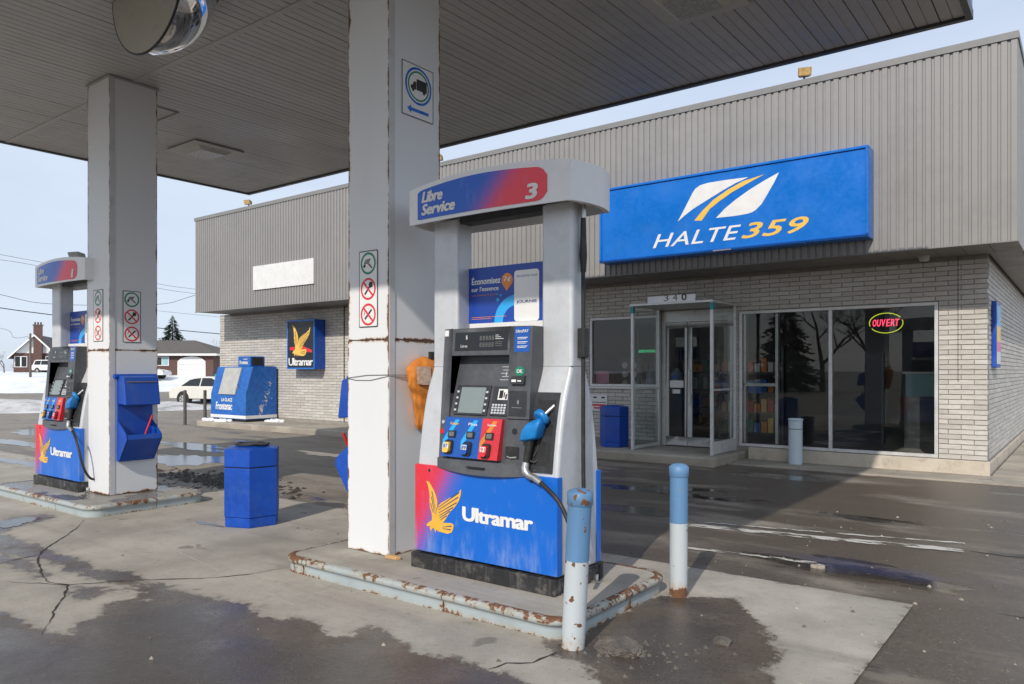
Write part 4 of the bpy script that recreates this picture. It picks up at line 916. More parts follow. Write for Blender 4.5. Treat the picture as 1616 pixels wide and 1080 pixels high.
# bricks: the 300 that show largest are parts, the rest one part
BL, BH, J = 0.305, 0.0677, 0.009
bricks = []                                     # (x, y, z, length, along) lower corner of each brick
z0 = 0.20; nrow = int((ZF0 - z0) / BH)
for r in range(nrow):
    z = z0 + r * BH; zc = z + BH / 2
    cuts = [(XL, XR)]
    for o in OPEN:
        if o[2] - 0.02 < zc < o[3] + 0.01:
            nc = []
            for a, b in cuts:
                if o[1] <= a or o[0] >= b: nc.append((a, b))
                else:
                    if o[0] - a > 0.02: nc.append((a, o[0]))
                    if b - o[1] > 0.02: nc.append((o[1], b))
            cuts = nc
    for a, b in cuts:
        x = XR - BL * 70 - (BL / 2 if r % 2 else 0)
        while x < b:
            s, e = max(x, a), min(x + BL, b)
            if e - s > 0.03: bricks.append((s, YW, z, e - s, 'x'))
            x += BL
    y = YW + 0.125 - (BL / 2 if r % 2 else 0)
    while y < 23.9:
        s = max(y, YW + 0.005); 
        if y + BL - s > 0.03: bricks.append((XR, s, z, y + BL - s, 'y'))
        y += BL
def vis(b):
    c = (b[0] + b[3] / 2, b[1]) if b[4] == 'x' else (b[0], b[1] + b[3] / 2)
    d2 = c[0] ** 2 + c[1] ** 2
    face = (c[1] if b[4] == 'x' else -c[0]) / math.sqrt(d2)
    if b[4] == 'x' and c[0] < -6.0: return 0
    return b[3] * face / d2
order = sorted(bricks, key=vis, reverse=True)
def bricksrc(k):
    w = 0.03; j = J / 2; mb = MB(); h = BH
    ch = 0.0035
    def f(x, y, z): return (x, y + random.uniform(-.0012, .0012), z + random.uniform(-.001, .001))
    vs = [f(0.0, 0.0, j), f(1.0, 0.0, j), f(1.0, 0.0, h - j), f(0.0, 0.0, h - j)]
    vs = [(0.008, -0.0 + vs[0][1], vs[0][2] + ch), (0.992, vs[1][1], vs[1][2] + ch), (0.992, vs[2][1], vs[2][2] - ch), (0.008, vs[3][1], vs[3][2] - ch)]
    bk = [(0, 0.004, j), (1, 0.004, j), (1, 0.004, h - j), (0, 0.004, h - j)]; rr = [(0, w, j), (1, w, j), (1, w, h - j), (0, w, h - j)]
    mb.add(vs + bk + rr, [(0, 1, 2, 3)] + [(4 + i, 4 + (i + 1) % 4, (i + 1) % 4, i) for i in range(4)] + [(8 + i, 8 + (i + 1) % 4, 4 + (i + 1) % 4, 4 + i) for i in range(4)])
    return mb
srcs = [bricksrc(k) for k in range(5)]; protos = {}
def brick_xf(b):
    L = b[3] - J
    if b[4] == 'x': return Matrix.Translation((b[0] + J / 2, b[1] + random.uniform(-.002, .002), b[2])) @ Matrix.Diagonal((L, 1, 1, 1))
    return Matrix.Translation((b[0] + random.uniform(-.002, .002), b[1] + J / 2, b[2])) @ Matrix.Rotation(PI / 2, 4, 'Z') @ Matrix.Diagonal((L, 1, 1, 1))
rest = MB()
for i, b in enumerate(order):
    k = random.randrange(5); m = brick_xf(b)
    if i < 298:
        if k not in protos: o = protos[k] = srcs[k].build('brick', M['brick'])
        else: o = protos[k].copy(); COL.objects.link(o)
        o.parent = wall_front if b[4] == 'x' else wall_side; o.matrix_local = m
    else:
        s = srcs[k]; rest.add([m @ Vector(v) for v in s.v], s.f, 0, [random.random() * 0.98] * len(s.v))
tag(rest.build('bricks', M['brick'], shop), kind='stuff')
# ribbed cladding, panel by panel
RP = (FXR - FXL) / 20 / 9
def clad(nr, h):
    prof = []
    for i in range(nr):
        x = i * RP; prof += [(x + 0.000, 0.018), (x + RP * 0.26, 0.018), (x + RP * 0.33, 0.0), (x + RP * 0.93, 0.0)]
    prof.append((nr * RP - .0005, 0.018)); n = len(prof)
    return MB().add([(x, y, 0) for x, y in prof] + [(x, y, h) for x, y in prof], [(i, i + 1, n + i + 1, n + i) for i in range(n - 1)])
HC = ZF1 - 0.085 - ZF0
src = None
for i in range(20):
    p = (FXL + i * RP * 9, YF, ZF0 + 0.004)
    if src is None: src = clad(9, HC).build('cladding_panel', M['cladding'], shop, p)
    else: inst(src, shop, (p[0], p[1] + random.uniform(0, .002), p[2]))
for i in range(14): inst(src, shop, (FXR, YF + 0.02 + i * RP * 9, ZF0 + 0.004), rz=PI / 2)
for i in range(14): inst(src, shop, (FXL, YF + 0.02 + (i + 1) * RP * 9, ZF0 + 0.004), rz=-PI / 2)
YB = YF + 0.02 + 14 * RP * 9
MB().box(FXL + .025, YF + .025, ZF0 + .02, FXR - .025, YB - .02, ZF1 - .09).build('parapet_core', M['charcoal2'], shop)
cap = MB().box(FXL - .012, YF - .014, ZF1 - .085, FXR + .012, YF + .10, ZF1); cap.box(FXR - .09, YF + .101, ZF1 - .085, FXR + .012, YB, ZF1); cap.box(FXL - .012, YF + .101, ZF1 - .085, FXL + .09, YB, ZF1)
cap.build('cap_flashing', M['flash'], shop)
MB().box(FXL, YF - .006, ZF0 - .012, FXR, YF + .03, ZF0 + .003).build('drip_edge', M['flash'], shop)
src = None
SB = 0.305; nb = int((FXR - FXL) / SB)
for i in range(nb):
    x = FXL + i * (FXR - FXL) / nb; w = (FXR - FXL) / nb
    if src is None:
        src = MB().box(.003, 0, 0, w - .003, YW - YF - .034, .015).box(0, 0, .008, .003, YW - YF - .034, .016).build('soffit_board', M['soffit'], shop, (x, YF + .031, ZF0 - .002))
    else: inst(src, shop, (x, YF + .031, ZF0 - .002))
for i in range(30): inst(src, shop, (FXR - .02, YW + i * SB, ZF0 - .002), ((FXR - XR - .03) / (YW - YF - .034), 1, 1) if False else (1, .36, 1), rz=PI / 2)
# window and door frames
def bars(name, rects, y0, y1, m, parent, bevel=.003):
    for (a, b, c, d) in rects: MB().box(a, y0, c, b, y1, d).build(name, m, parent, bevel=bevel)
def window(x0, x1, z0, z1, mull, name='window', f=.045, ya=YW + .002, extra=()):
    w = bpy.data.objects.new(name, None); COL.objects.link(w); w.parent = shop; w.location = (0, 0, 0)
    bars('frame', [(x0, x1, z1 - f, z1), (x0, x1, z0, z0 + f), (x0, x0 + f, z0 + f, z1 - f), (x1 - f, x1, z0 + f, z1 - f)] + [(m - .024, m + .024, z0 + f, z1 - f) for m in mull] + list(extra), ya, ya + .09, M['alu'], w)
    ed = [x0 + f] + [v for m in sorted(mull) for v in (m - .024, m + .024)] + [x1 - f]
    for a, b in zip(ed[::2], ed[1::2]): MB().add([(a, ya + .04, z0 + f), (b, ya + .04, z0 + f), (b, ya + .04, z1 - f), (a, ya + .04, z1 - f)], [(0, 1, 2, 3)]).build('pane', M['glass'], w)
    return w
bw = window(-4.465, -1.66, .205, 2.355, [-3.075], 'shop_window')
# narrow sidelight frame inside the left pane
bars('sidelight_frame', [(-3.905, -3.86, .26, 2.30), (-4.41, -3.905, 1.16, 1.21), (-4.41, -4.37, .26, 2.30)], YW + .05, YW + .14, M['alu'], bw)
window(-7.255, -5.885, 1.125, 2.365, [], 'shop_window')
MB().box(-7.30, YW - .03, 1.085, -5.86, YW + .10, 1.122).build('window_sill', M['alu'], shop, bevel=.004)
# doors: narrow leaf and wide leaf, transom panel above
dr = bpy.data.objects.new('entrance', None); COL.objects.link(dr); dr.parent = shop
yd = YW + .05
bars('door_frame', [(-5.84, -5.775, ZW, 2.42), (-4.565, -4.50, ZW, 2.42), (-5.775, -4.565, 2.23, 2.42)], yd, yd + .10, M['alu'], dr)
for (a, b, s) in ((-5.77, -5.385, .045), (-5.375, -4.57, .075)):
    d = bpy.data.objects.new('door', None); COL.objects.link(d); d.parent = dr
    f = MB(); f.box(a, yd + .02, ZW + .01, b, yd + .07, ZW + .16); f.box(a, yd + .02, 2.13, b, yd + .07, 2.225); f.box(a, yd + .02, ZW + .16, a + s, yd + .07, 2.13); f.box(b - s, yd + .02, ZW + .16, b, yd + .07, 2.13)
    f.build('door_rail', M['alu'], dr, bevel=.004).parent = dr
    MB().add([(a + s, yd + .045, ZW + .16), (b - s, yd + .045, ZW + .16), (b - s, yd + .045, 2.13), (a + s, yd + .045, 2.13)], [(0, 1, 2, 3)]).build('door_glass', M['glass'], dr)
    bpy.data.objects.remove(d)
h = MB(); h.tube([(-5.335, yd - .03, 1.42), (-5.335, yd - .03, 1.02)], .012, 8); h.box(-5.36, yd - .01, .86, -5.31, yd + .02, 1.02); h.tube([(-5.335, yd + .02, 1.40), (-5.335, yd - .03, 1.40)], .008, 6)
h.build('door_handle', M['alu'], dr)
for i, (a, b, c, d, m) in enumerate(((-5.71, -5.46, 1.12, 1.24, 'white'), (-5.66, -5.52, 1.02, 1.09, 'white'), (-5.68, -5.55, 1.27, 1.33, 'navy'))):
    MB().box(a, yd + .036, c, b, yd + .040, d).build('door_sticker', M[m], dr)
# flat roof above the shop room and its inside
MB().box(-8.0, YW + .21, ZF0 - .16, XR - .21, 18.4, ZF0 - .10).build('ceiling', M['ceil'], shop)
MB().box(-8.0, YW + .21, .05, XR - .21, 18.4, ZW + .02).build('floor', M['floor'], shop)
MB().box(-8.0, 18.3, ZW, XR - .21, 18.4, 2.80).build('inner_wall', M['interior'], shop)
MB().box(-8.05, YW + .21, ZW, -7.95, 18.3, 2.80).build('inner_wall', M['interior'], shop)
MB().box(XR - .25, YW + .22, ZW, XR - .21, 18.3, 2.80).build('inner_wall', M['interior'], shop)
# drain pipe / cable on the wall, expansion joint
MB().tube([(-14.05, YW - .012, .2), (-14.05, YW - .012, 2.95)], .012, 6).build('conduit', M['darkposts'], shop)
MB().box(-1.425, YW - .003, 1.25, -1.418, YW + .002, 2.95).build('wall_joint', M['black'], shop)

# glass wind porch in front of the door
PX0, PX1, PY0 = -5.86, -4.52, 10.84
porch = thing('entrance_porch', 'glass wind porch with aluminium posts around the shop door', 'porch', (PX0, PY0, ZW))
def pbox(nm, m, *a, **k): return MB().box(a[0] - PX0, a[1] - PY0, a[2] - ZW, a[3] - PX0, a[4] - PY0, a[5] - ZW).build(nm, m, porch, **k)
for x in (PX0, PX1): 
    pbox('post', M['alu'], x - .022, PY0, ZW, x + .022, PY0 + .05, 2.44, bevel=.003)
    pbox('post', M['alu'], x - .022, YW - .06, ZW, x + .022, YW - .012, 2.44, bevel=.003)
    pbox('rail', M['alu'], x - .018, PY0 + .05, ZW + .01, x + .018, YW - .06, ZW + .06 if x == PX0 else ZW + .20, bevel=.003)
    pbox('rail', M['alu'], x - .015, PY0 + .05, 1.10, x + .015, YW - .06, 1.13, bevel=.003)
    pbox('clip', M['teal'], x - .026, PY0 - .004, 2.33, x + .026, PY0 + .052, 2.43)
    for z0_, z1_ in ((ZW + .07 if x == PX0 else ZW + .21, 1.10), (1.13, 2.40)):
        MB().add([(x - PX0, .05, z0_ - ZW), (x - PX0, YW - .06 - PY0, z0_ - ZW), (x - PX0, YW - .06 - PY0, z1_ - ZW), (x - PX0, .05, z1_ - ZW)], [(0, 1, 2, 3)]).build('pane', M['clear'], porch)
pbox('roof', M['alu'], PX0 - .03, PY0 - .03, 2.441, PX1 + .03, YW - .012, 2.475, bevel=.004)
ap = thing('address_plate', 'white number plate reading 340 on top of the glass porch', 'number plate', (-5.57, PY0 - .02, 2.476))
MB().box(0, 0, 0, .80, .02, .10).build('plate', M['whitedirty'], ap)
for i, c in enumerate('340'): 
    text_mb(c, (.28 + i * .15, .015, .36 + i * .15, .115), at=-.003, bold=.02 if i == 2 else 0).build('digit', M['black'] if i == 2 else M['lcdgrey'], ap)

# ------------------------------------------------------------------ signs on the shop
def signbox(name, label, x0, x1, z0, z1, yf, yb, body, frame):
    t = thing(name, label, 'sign', (x0, yf, z0))
    MB().box(0, .012, 0, x1 - x0, yb - yf, z1 - z0).build('box', body, t, bevel=.01)
    f = .035; w, h = x1 - x0, z1 - z0
    for a in ((0, 0, w, f), (0, h - f, w, h), (0, f, f, h - f), (w - f, f, w, h - f)): MB().box(a[0], -.010, a[1], a[2], .011, a[3]).build('frame', frame, t, bevel=.004)
    return t
hs = signbox('shop_sign', 'long blue illuminated sign with white leaf emblem and HALTE 359 above the door', -6.27, -2.265, 3.135, 4.32, 10.52, 10.795, M['blue'], M['blue'])
ox, oz = -6.27, 3.135; ys = .0095
def off(l): return [(a - ox, b - oz) for a, b in l]
lf = tess(off([(-4.92, 3.648), (-4.787, 3.866), (-4.685, 4.043), (-4.64, 4.10), (-4.56, 4.142), (-4.441, 4.158), (-4.162, 4.159), (-3.839, 4.148), (-4.026, 4.093), (-4.217, 4.016), (-4.441, 3.914), (-4.67, 3.809), (-4.802, 3.73)]), 'xz', ys)
tess(off([(-4.32, 3.629), (-4.189, 3.746), (-4.026, 3.856), (-3.839, 3.961), (-3.629, 4.059), (-3.412, 4.147), (-3.476, 4.022), (-3.578, 3.858), (-3.655, 3.741), (-3.733, 3.673), (-3.79, 3.642), (-3.87, 3.63), (-4.053, 3.623)]), 'xz', ys, 0, lf)
tess(off([(-4.656, 3.63), (-4.526, 3.763), (-4.356, 3.902), (-4.135, 4.017), (-3.918, 4.103), (-3.616, 4.152), (-3.865, 4.056), (-4.08, 3.969), (-4.272, 3.864), (-4.412, 3.775), (-4.54, 3.616)]), 'xz', ys, 1, lf)
lf.build('leaf_emblem', [M['white'], M['gold']], hs)
text_mb('HALTE', (*off([(-5.33, 3.288)])[0], *off([(-3.95, 3.49)])[0]), at=ys, bold=.012, shear=.32, spacing=1.05).build('lettering', M['white'], hs)
text_mb('359', (*off([(-3.935, 3.288)])[0], *off([(-3.02, 3.495)])[0]), at=ys, bold=.03, shear=.32, spacing=1.05).build('lettering', M['gold'], hs)
MB().box(1.91, -.013, .008, 2.18, -.011, .026).build('maker_label', M['white'], hs)
us = signbox('wall_sign', 'square blue and black box sign with yellow eagle on the sunlit brick wall', -15.82, -14.75, 1.45, 2.65, 11.50, YW - .004, M['royal'], M['blue'])
M['blackprint'] = mat('black_print', (0.012, 0.013, 0.018), 0.35)
MB().box(.035, .0, .035, 1.035, .0115, 1.165).build('panel', M['blackprint'], us)
flat([(.10, .47), (.97, .40), (.97, .46), (.62, .56), (.10, .54)], 'xz', -.0008).build('red_band', M['red'], us)
eagle(.20, .30, .70, .78, -.002).build('eagle_emblem', [M['gold'], M['blackprint']], us)
text_mb('Ultramar', (.06, .09, 1.00, .27), at=-.002, bold=.035, spacing=.86).build('lettering', M['white'], us)
bb = MB().box(-16.18, YF - .03, 3.37, -13.86, YF - .004, 3.945).build('blank_banner', M['whitedirty'], None)
tag(bb, 'blank white board fixed to the ribbed cladding, far left of the shop', 'board')
# poster frame on the side wall
pf = thing('poster_frame', 'narrow blue framed poster on the side wall by the shop corner', 'poster', (XR, 12.30, 1.45))
MB().box(.002, 0, 0, .06, .62, .92).build('frame', M['royal'], pf, bevel=.008)
for z0_, z1_, m in ((.05, .22, 'whitedirty'), (.22, .36, 'pink'), (.36, .58, 'gold'), (.58, .87, 'sky')): MB().box(.061, .05, z0_, .063, .57, z1_).build('poster_band', M[m], pf)
# neon sign
ns = thing('neon_sign', 'red OUVERT neon letters in a yellow oval inside the right-hand window', 'neon sign', (-2.35, 12.0, 2.10))
o = MB().tube([(.222 * math.cos(a), 0, .142 * math.sin(a)) for a in np.linspace(.55, .55 + 2 * PI * .46, 24)], .0065, 6, caps=True)
o.tube([(.222 * math.cos(a), 0, .142 * math.sin(a) - .004) for a in np.linspace(.55 + PI, .55 + PI + 2 * PI * .46, 24)], .0065, 6)
o.build('oval_tube', M['neonyellow'], ns)
for i, c in enumerate('OUVERT'):
    text_mb(c, (-.175 + i * .060, -.048, -.126 + i * .060, .052), at=-.008, shear=.15, bold=.015).build('letter', M['neonred'], ns)
for s in (-1, 1): MB().tube([(s * .12, .004, .128), (s * .12, .004, .60)], .002, 4).build('hanging_wire', M['wire'], ns)
# ================================================================== inside the shop (seen through the glass)
cn = thing('shop_counter', 'pale teal counter front inside the right-hand shop window', 'counter', (-2.68, 13.65, ZW + .02))
MB().box(.30, 0, .84, 1.3, .6, 1.20).build('front', M['tealpanel'], cn); MB().box(.28, -.02, 0, 1.32, .6, .835).build('plinth', M['charcoal2'], cn); MB().box(.26, -.05, 1.205, 1.34, .62, 1.24).build('top', M['whitedirty'], cn)
def shelf(x, y, rz, label, n=4, h=1.7):
    t = thing('shop_shelf', label, 'shelf', (x, y, ZW + .02), rz)
    for s in (-.55, .55): MB().box(s - .02, -.2, 0, s + .02, .2, h).build('side', M['charcoal'], t)
    for k in range(n):
        z = .12 + k * (h - .25) / n
        MB().box(-.53, -.2, z, .53, .2, z + .03).build('board', M['charcoal'], t)
        for j in range(9):
            g = MB().box(-.50 + j * .115, -.18, z + .031, -.41 + j * .115, .10, z + .031 + random.uniform(.14, .26)).build('goods', [M['red'], M['gold'], M['blue'], M['whitedirty'], M['green'], M['orangeprint']][random.randrange(6)], t)
    return t
shelf(-4.9, 13.6, 0.2, 'stocked snack shelf behind the wide door leaf')
shelf(-6.4, 15.2, 0.0, 'stocked shelf deep inside behind the narrow door leaf')
cb = thing('shop_banner', 'blue and red promotional banner hanging inside the door', 'banner', (-5.25, 13.0, 1.0))
MB().box(.02, 0, .02, .75, .02, .22).build('blue_board', M['blue'], cb); MB().box(-.14, 0, .0, .01, .02, .14).build('red_board', M['red'], cb); MB().box(-.14, 0, .15, .01, .02, .23).build('top_board', M['royal'], cb)
MB().tube([(.3, .01, .22), (.3, .01, 1.70)], .003, 4).build('hanging_wire', M['wire'], cb)
pn = thing('shop_partition', 'dark partition panel standing inside the middle of the window', 'partition', (-3.6, 14.2, ZW + .02))
MB().box(-.05, 0, 0, .75, .06, 1.55).build('panel', mat('dark_navy_panel', (0.012, 0.02, 0.035), 0.5), pn); MB().box(-.09, -.02, 0, -.05, .08, 1.57).build('post', M['charcoal'], pn); MB().box(.75, -.02, 0, .79, .08, 1.57).build('post', M['charcoal'], pn)
ch = thing('stool_frame', 'thin white metal stool frame beside the teal counter', 'stool', (-3.25, 14.6, ZW + .02))
for a in ((-.2, 0), (.2, 0), (-.2, .3), (.2, .3)): MB().tube([(a[0], a[1], 0), (a[0], a[1], .62)], .012, 6).build('leg', M['whitedirty'], ch)
MB().box(-.22, -.02, .62, .22, .32, .65).build('seat', M['charcoal'], ch)
for k, (x, z) in enumerate([(-6.12 + .30 * i, 0) for i in range(1)]): pass
wr = thing('water_rack', 'row of pale blue water jugs behind the left shop window', 'water jugs', (-6.45, 12.35, ZW + .02))
MB().box(-.1, 0, 0, .75, .45, .98).build('table', M['interior'], wr)
for i in range(3): MB().lathe([(.001, 0), (.10, 0), (.105, .04), (.105, .22), (.05, .29), (.03, .33), (.001, .33)], (.08 + i * .25, .2, .98), 12).build('jug', M['bottle'], wr)
cr = thing('cup_rack', 'dark rack of round white cups behind the left shop window', 'rack', (-7.05, 12.5, ZW + .02))
MB().box(0, 0, 0, .5, .3, 1.50).build('cabinet', M['charcoal2'], cr)
for r in range(3):
    for c in range(2): MB().tube([(.15 + c * .2, -.02, 1.02 + r * .17), (.15 + c * .2, .01, 1.02 + r * .17)], .06, 14).build('cup', M['whitedirty'], cr)
pk = MB().box(-7.20, 11.95, 1.18, -6.93, 11.955, 1.40).build('pink_notice', M['pink'], None); tag(pk, 'pink paper notice in the lower corner of the left window', 'notice')
lp = thing('led_sign', 'small green lit message strip in the left shop window', 'led sign', (-6.42, 12.1, 1.72))
MB().box(0, .006, 0, .42, .03, .07).build('case', M['black'], lp); text_mb('BIENVENUE', (.02, .012, .40, .058), at=.003, bold=.02).build('lettering', M['ledgreen'], lp); MB().tube([(.21, .02, .07), (.21, .02, 1.0)], .003, 4).build('hanging_wire', M['wire'], lp)

# ================================================================== bollards, bins, small things on the forecourt
def bollard(x, y, r, h, lean, label, split=.56):
    t = thing('bollard', label, 'bollard', (x, y, 0), group='blue and white bollards by the island')
    n = 22; zs = [h * split * i / n for i in range(n + 1)]
    MB().lathe([(r, z) for z in zs], (0, 0, 0), 28, 0, [min(z, .5) for z in zs]).build('white_pipe', M['bollardwhite'], t)
    zs = [h * split + (h - .07 - h * split) * i / 10 for i in range(11)]
    MB().lathe([(r + .0008, z) for z in zs], (0, 0, 0), 28, 0, [.10 - .06 * i / 10 for i in range(11)]).build('blue_band', M['bollardblue'], t)
    MB().lathe([(r + .0008, h - .075), (r + .005, h - .07), (r + .006, h - .012), (r * .9, h), (r * .55, h + .008), (.001, h + .010)], (0, 0, 0), 28, 0, [.1] * 6).build('cap', M['bollardblue'], t)
    t.rotation_euler = lean; return t
bollard(-2.085, 3.235, .060, .80, (0, .055, 0), 'near blue and white bollard, badly rusted and leaning, in front of the pump')
bollard(-2.04, 4.375, .055, .815, (0, .005, 0), 'far blue and white bollard standing straight at the island corner')
pp = thing('pipe_post', 'short pale blue steel pipe post in front of the shop window', 'post', (-3.50, 11.56, .012))
zs = [0.66 * i / 12 for i in range(13)]
MB().lathe([(.10, z) for z in zs], (0, 0, 0), 28, 0, [min(z, .3) for z in zs]).build('pipe', M['postpale'], pp)
MB().lathe([(.1008, .52), (.103, .525), (.103, .53)], (0, 0, 0), 28, 0, [.3] * 3).build('weld_ring', M['charcoal'], pp)
MB().lathe([(.10, .645), (.108, .65), (.110, .672), (.09, .684), (.001, .686)], (0, 0, 0), 28, 0, [.3] * 5).build('cap', M['postpale'], pp)

def hexbin(x, y, z, R, h, rz, label, lid=True):
    t = thing('litter_bin', label, 'litter bin', (x, y, z), rz, 'hexagonal blue litter bins')
    hx = lambda r: [(r * math.cos(PI / 3 * k), r * math.sin(PI / 3 * k)) for k in range(6)]
    def ring(r0, z0, r1, z1, nm, m, bev=.006):
        a, b = hx(r0), hx(r1)
        return MB().add([(p[0], p[1], z0) for p in a] + [(p[0], p[1], z1) for p in b], [tuple(range(5, -1, -1)), tuple(range(6, 12))] + [(k, (k + 1) % 6, 6 + (k + 1) % 6, 6 + k) for k in range(6)]).build(nm, m, t, bevel=bev)
    ring(R * .965, 0, R * .975, .088, 'foot', M['royal']); ring(R, .09, R, h * .735, 'body', M['royal'], .008)
    ring(R * .985, h * .736, R * .985, h * .742, 'gap', M['black'], 0); ring(R, h * .744, R, h * .965, 'hood', M['royal'], .008)
    ring(R * .93, h * .966, R * .55, h * .995, 'hood_top', M['royal'])
    if lid:
        L = MB(); vs = []
        for k in range(20): a = 2 * PI * k / 20; vs.append((R * .56 * math.cos(a), R * .45 * math.sin(a) * (1 + .1 * math.sin(3 * a))))
        L.prism(vs, 'z', h * .995, h * 1.012); L.build('bin_liner', M['black'], t, fixn=True)
        s = MB().tube([(R * .60 * math.cos(a), R * .50 * math.sin(a), h * 1.008 + .006 * math.sin(5 * a)) for a in np.linspace(0, 2 * PI, 24)], .007, 6); s.build('liner_edge', M['black'], t)
    return t
hexbin(-6.125, 4.07, 0, .262, .725, .36, 'blue hexagonal litter bin standing alone between the two islands')
hexbin(-6.38, 11.18, ZW, .245, .70, .36, 'blue hexagonal litter bin against the shop wall beside the porch', False)
# squeegee stations on the columns
def squeegee_station(loc, rz, label, slabel, tilt):
    t = thing('squeegee_station', label, 'squeegee station', loc, rz, 'blue squeegee stations on the columns')
    w = .185; m = M['royal']
    MB().box(.002, -w, .0, .03, w, .90).build('back_plate', m, t, bevel=.006)
    # towel box with overhanging lid
    MB().add([(.03, -w, .60), (.03, w, .60), (.03, w, .90), (.03, -w, .90), (.20, -w, .585), (.20, w, .585), (.155, w, .875), (.155, -w, .875)], [(0, 3, 2, 1), (4, 5, 6, 7), (0, 1, 5, 4), (1, 2, 6, 5), (2, 3, 7, 6), (3, 0, 4, 7)]).build('towel_box', m, t, bevel=.012)
    MB().box(.158, -w + .03, .825, .171, w - .03, .833).build('towel_slot', mat('slot_edge', (0.28, 0.20, 0.16), 0.6), t)
    MB().tube([(.03, -w - .035, .885), (.03, w + .035, .885)], .026, 12).build('hinge_tube', m, t)
    # bucket: open wedge
    b = MB()
    prof = [(.03, .0), (.055, .0), (.225, .235), (.215, .275), (.03, .275)]
    for y0, y1 in ((-w, -w + .012), (w - .012, w)): b.prism([(.03, .0), (.055, .0), (.228, .235), (.215, .285), (.06, .40), (.03, .42)], 'y', y0, y1)
    b.add([(.055, -w, 0), (.055, w, 0), (.228, w, .235), (.228, -w, .235)], [(0, 1, 2, 3)]); b.add([(.228, -w, .235), (.228, w, .235), (.215, w, .285), (.215, -w, .285)], [(0, 1, 2, 3)])
    b.add([(.03, -w, 0), (.03, w, 0), (.055, w, 0), (.055, -w, 0)], [(0, 1, 2, 3)]); b.add([(.06, -w + .012, .05), (.06, w - .012, .05), (.205, w - .012, .24), (.205, -w + .012, .24)], [(3, 2, 1, 0)]); b.add([(.205, -w, .24), (.205, w, .24), (.215, w, .285), (.215, -w, .285)], [(3, 2, 1, 0)])
    b.build('bucket', m, t, fixn=True)
    MB().add([(.06, -w + .013, .17), (.155, -w + .013, .17), (.155, w - .013, .17), (.06, w - .013, .17)], [(0, 1, 2, 3)]).build('washer_fluid', M['carglass'], t)
    c, s = math.cos(rz), math.sin(rz)
    q = thing('squeegee', slabel, 'squeegee', (loc[0] + c * .12 - s * tilt[0], loc[1] + s * .12 + c * tilt[0], loc[2] + .175), rz)
    MB().tube([(0, 0, .0), (.03, tilt[1], .30)], .011, 10).build('handle', M['redplastic'], q)
    MB().box(-.012, -.09, -.02, .012, .09, .01).build('head', M['black'], q)
    return t
squeegee_station((-8.046, 3.925, .46), 0, 'blue towel and squeegee box on the far column facing the bin', 'red handled squeegee in the box on the far column', (.02, .10))
squeegee_station((-4.298, 3.90, .46), PI, 'blue towel and squeegee box mostly hidden behind the near column', 'red handled squeegee poking out behind the near column', (.05, .12))
# safety stickers
def safety_sign(x, z, plane, at, label, w=.19, h=.54):
    t = thing('safety_sign', label, 'safety sign', (0, 0, 0), group='pictogram safety signs on the columns')
    d = -1 if plane == 'xz' else 1; k = lambda n: at + d * n
    mb = MB(); flat(rrect(x, z, x + w, z + h, .008, 2), plane, k(.0012), 0, mb); mb.build('plate', M['black'], t)
    mb = MB(); flat(rrect(x + .007, z + .007, x + w - .007, z + h - .007, .006, 2), plane, k(.0018), 0, mb); mb.build('ground_white', M['white'], t)
    r = h / 6 - .012; cx = x + w / 2
    for j, (c, ring) in enumerate(((5, 'green'), (3, 'red'), (1, 'red'))):
        cz = z + h * c / 6; s = min(1.0, (w / 2 - .014) / r)
        mb = MB(); annulus(cx, cz, r * .80, r, plane, k(.0024), 0, mb, s); ringo = mb.build('ring', M[ring], t)
        g = MB()
        if j == 0:
            flat([(cx - .6 * r * s, cz - .05 * r), (cx - .35 * r * s, cz + .35 * r), (cx + .35 * r * s, cz + .45 * r), (cx + .1 * r * s, cz - .05 * r)], plane, k(.0026), 1, g); flat([(cx - .7 * r * s, cz - .25 * r), (cx - .45 * r * s, cz + .0 * r), (cx - .3 * r * s, cz - .2 * r), (cx - .5 * r * s, cz - .4 * r)], plane, k(.0027), 0, g)
            flat([(cx + .0 * r * s, cz - .1 * r), (cx + .45 * r * s, cz - .5 * r), (cx + .55 * r * s, cz - .4 * r), (cx + .12 * r * s, cz)], plane, k(.0028), 0, g)
        elif j == 1:
            flat([(cx - .52 * r * s, cz - .42 * r), (cx - .38 * r * s, cz - .56 * r), (cx + .30 * r * s, cz + .18 * r), (cx + .16 * r * s, cz + .32 * r)], plane, k(.0026), 0, g)
            flat([(cx + .05 * r * s, cz + .35 * r), (cx + .2 * r * s, cz + .65 * r), (cx + .55 * r * s, cz + .6 * r), (cx + .6 * r * s, cz + .2 * r), (cx + .3 * r * s, cz + .08 * r)], plane, k(.0027), 0, g)
        else:
            flat([(cx - .50 * r * s, cz - .34 * r), (cx - .38 * r * s, cz - .48 * r), (cx + .52 * r * s, cz + .36 * r), (cx + .40 * r * s, cz + .50 * r)], plane, k(.0026), 0, g)
            flat([(cx - .60 * r * s, cz - .05 * r), (cx - .52 * r * s, cz - .05 * r), (cx - .40 * r * s, cz + .30 * r), (cx - .48 * r * s, cz + .30 * r)], plane, k(.0027), 1, g)
        g.build('pictogram', [M['black'], M['lcdgrey']], t)
        if j:
            mb = MB(); a = r * .86 * .7071; u = .07 * r
            flat([(cx - (a + u) * s, cz + a - u), (cx - (a - u) * s, cz + a + u), (cx + (a + u) * s, cz - a + u), (cx + (a - u) * s, cz - a - u)], plane, k(.0032), 0, mb); mb.build('slash', M['red'], t)
    return t
safety_sign(-4.172, 1.712, 'xz', 3.645, 'strip of three pictograms on the sunny face of the near column', .195, .545)
safety_sign(-8.408, 1.712, 'xz', 3.672, 'strip of three pictograms on the narrow white face of the far column', .215, .545)
safety_sign(3.808, 1.702, 'yz', -8.050, 'strip of three pictograms above the squeegee box on the far column', .188, .545)
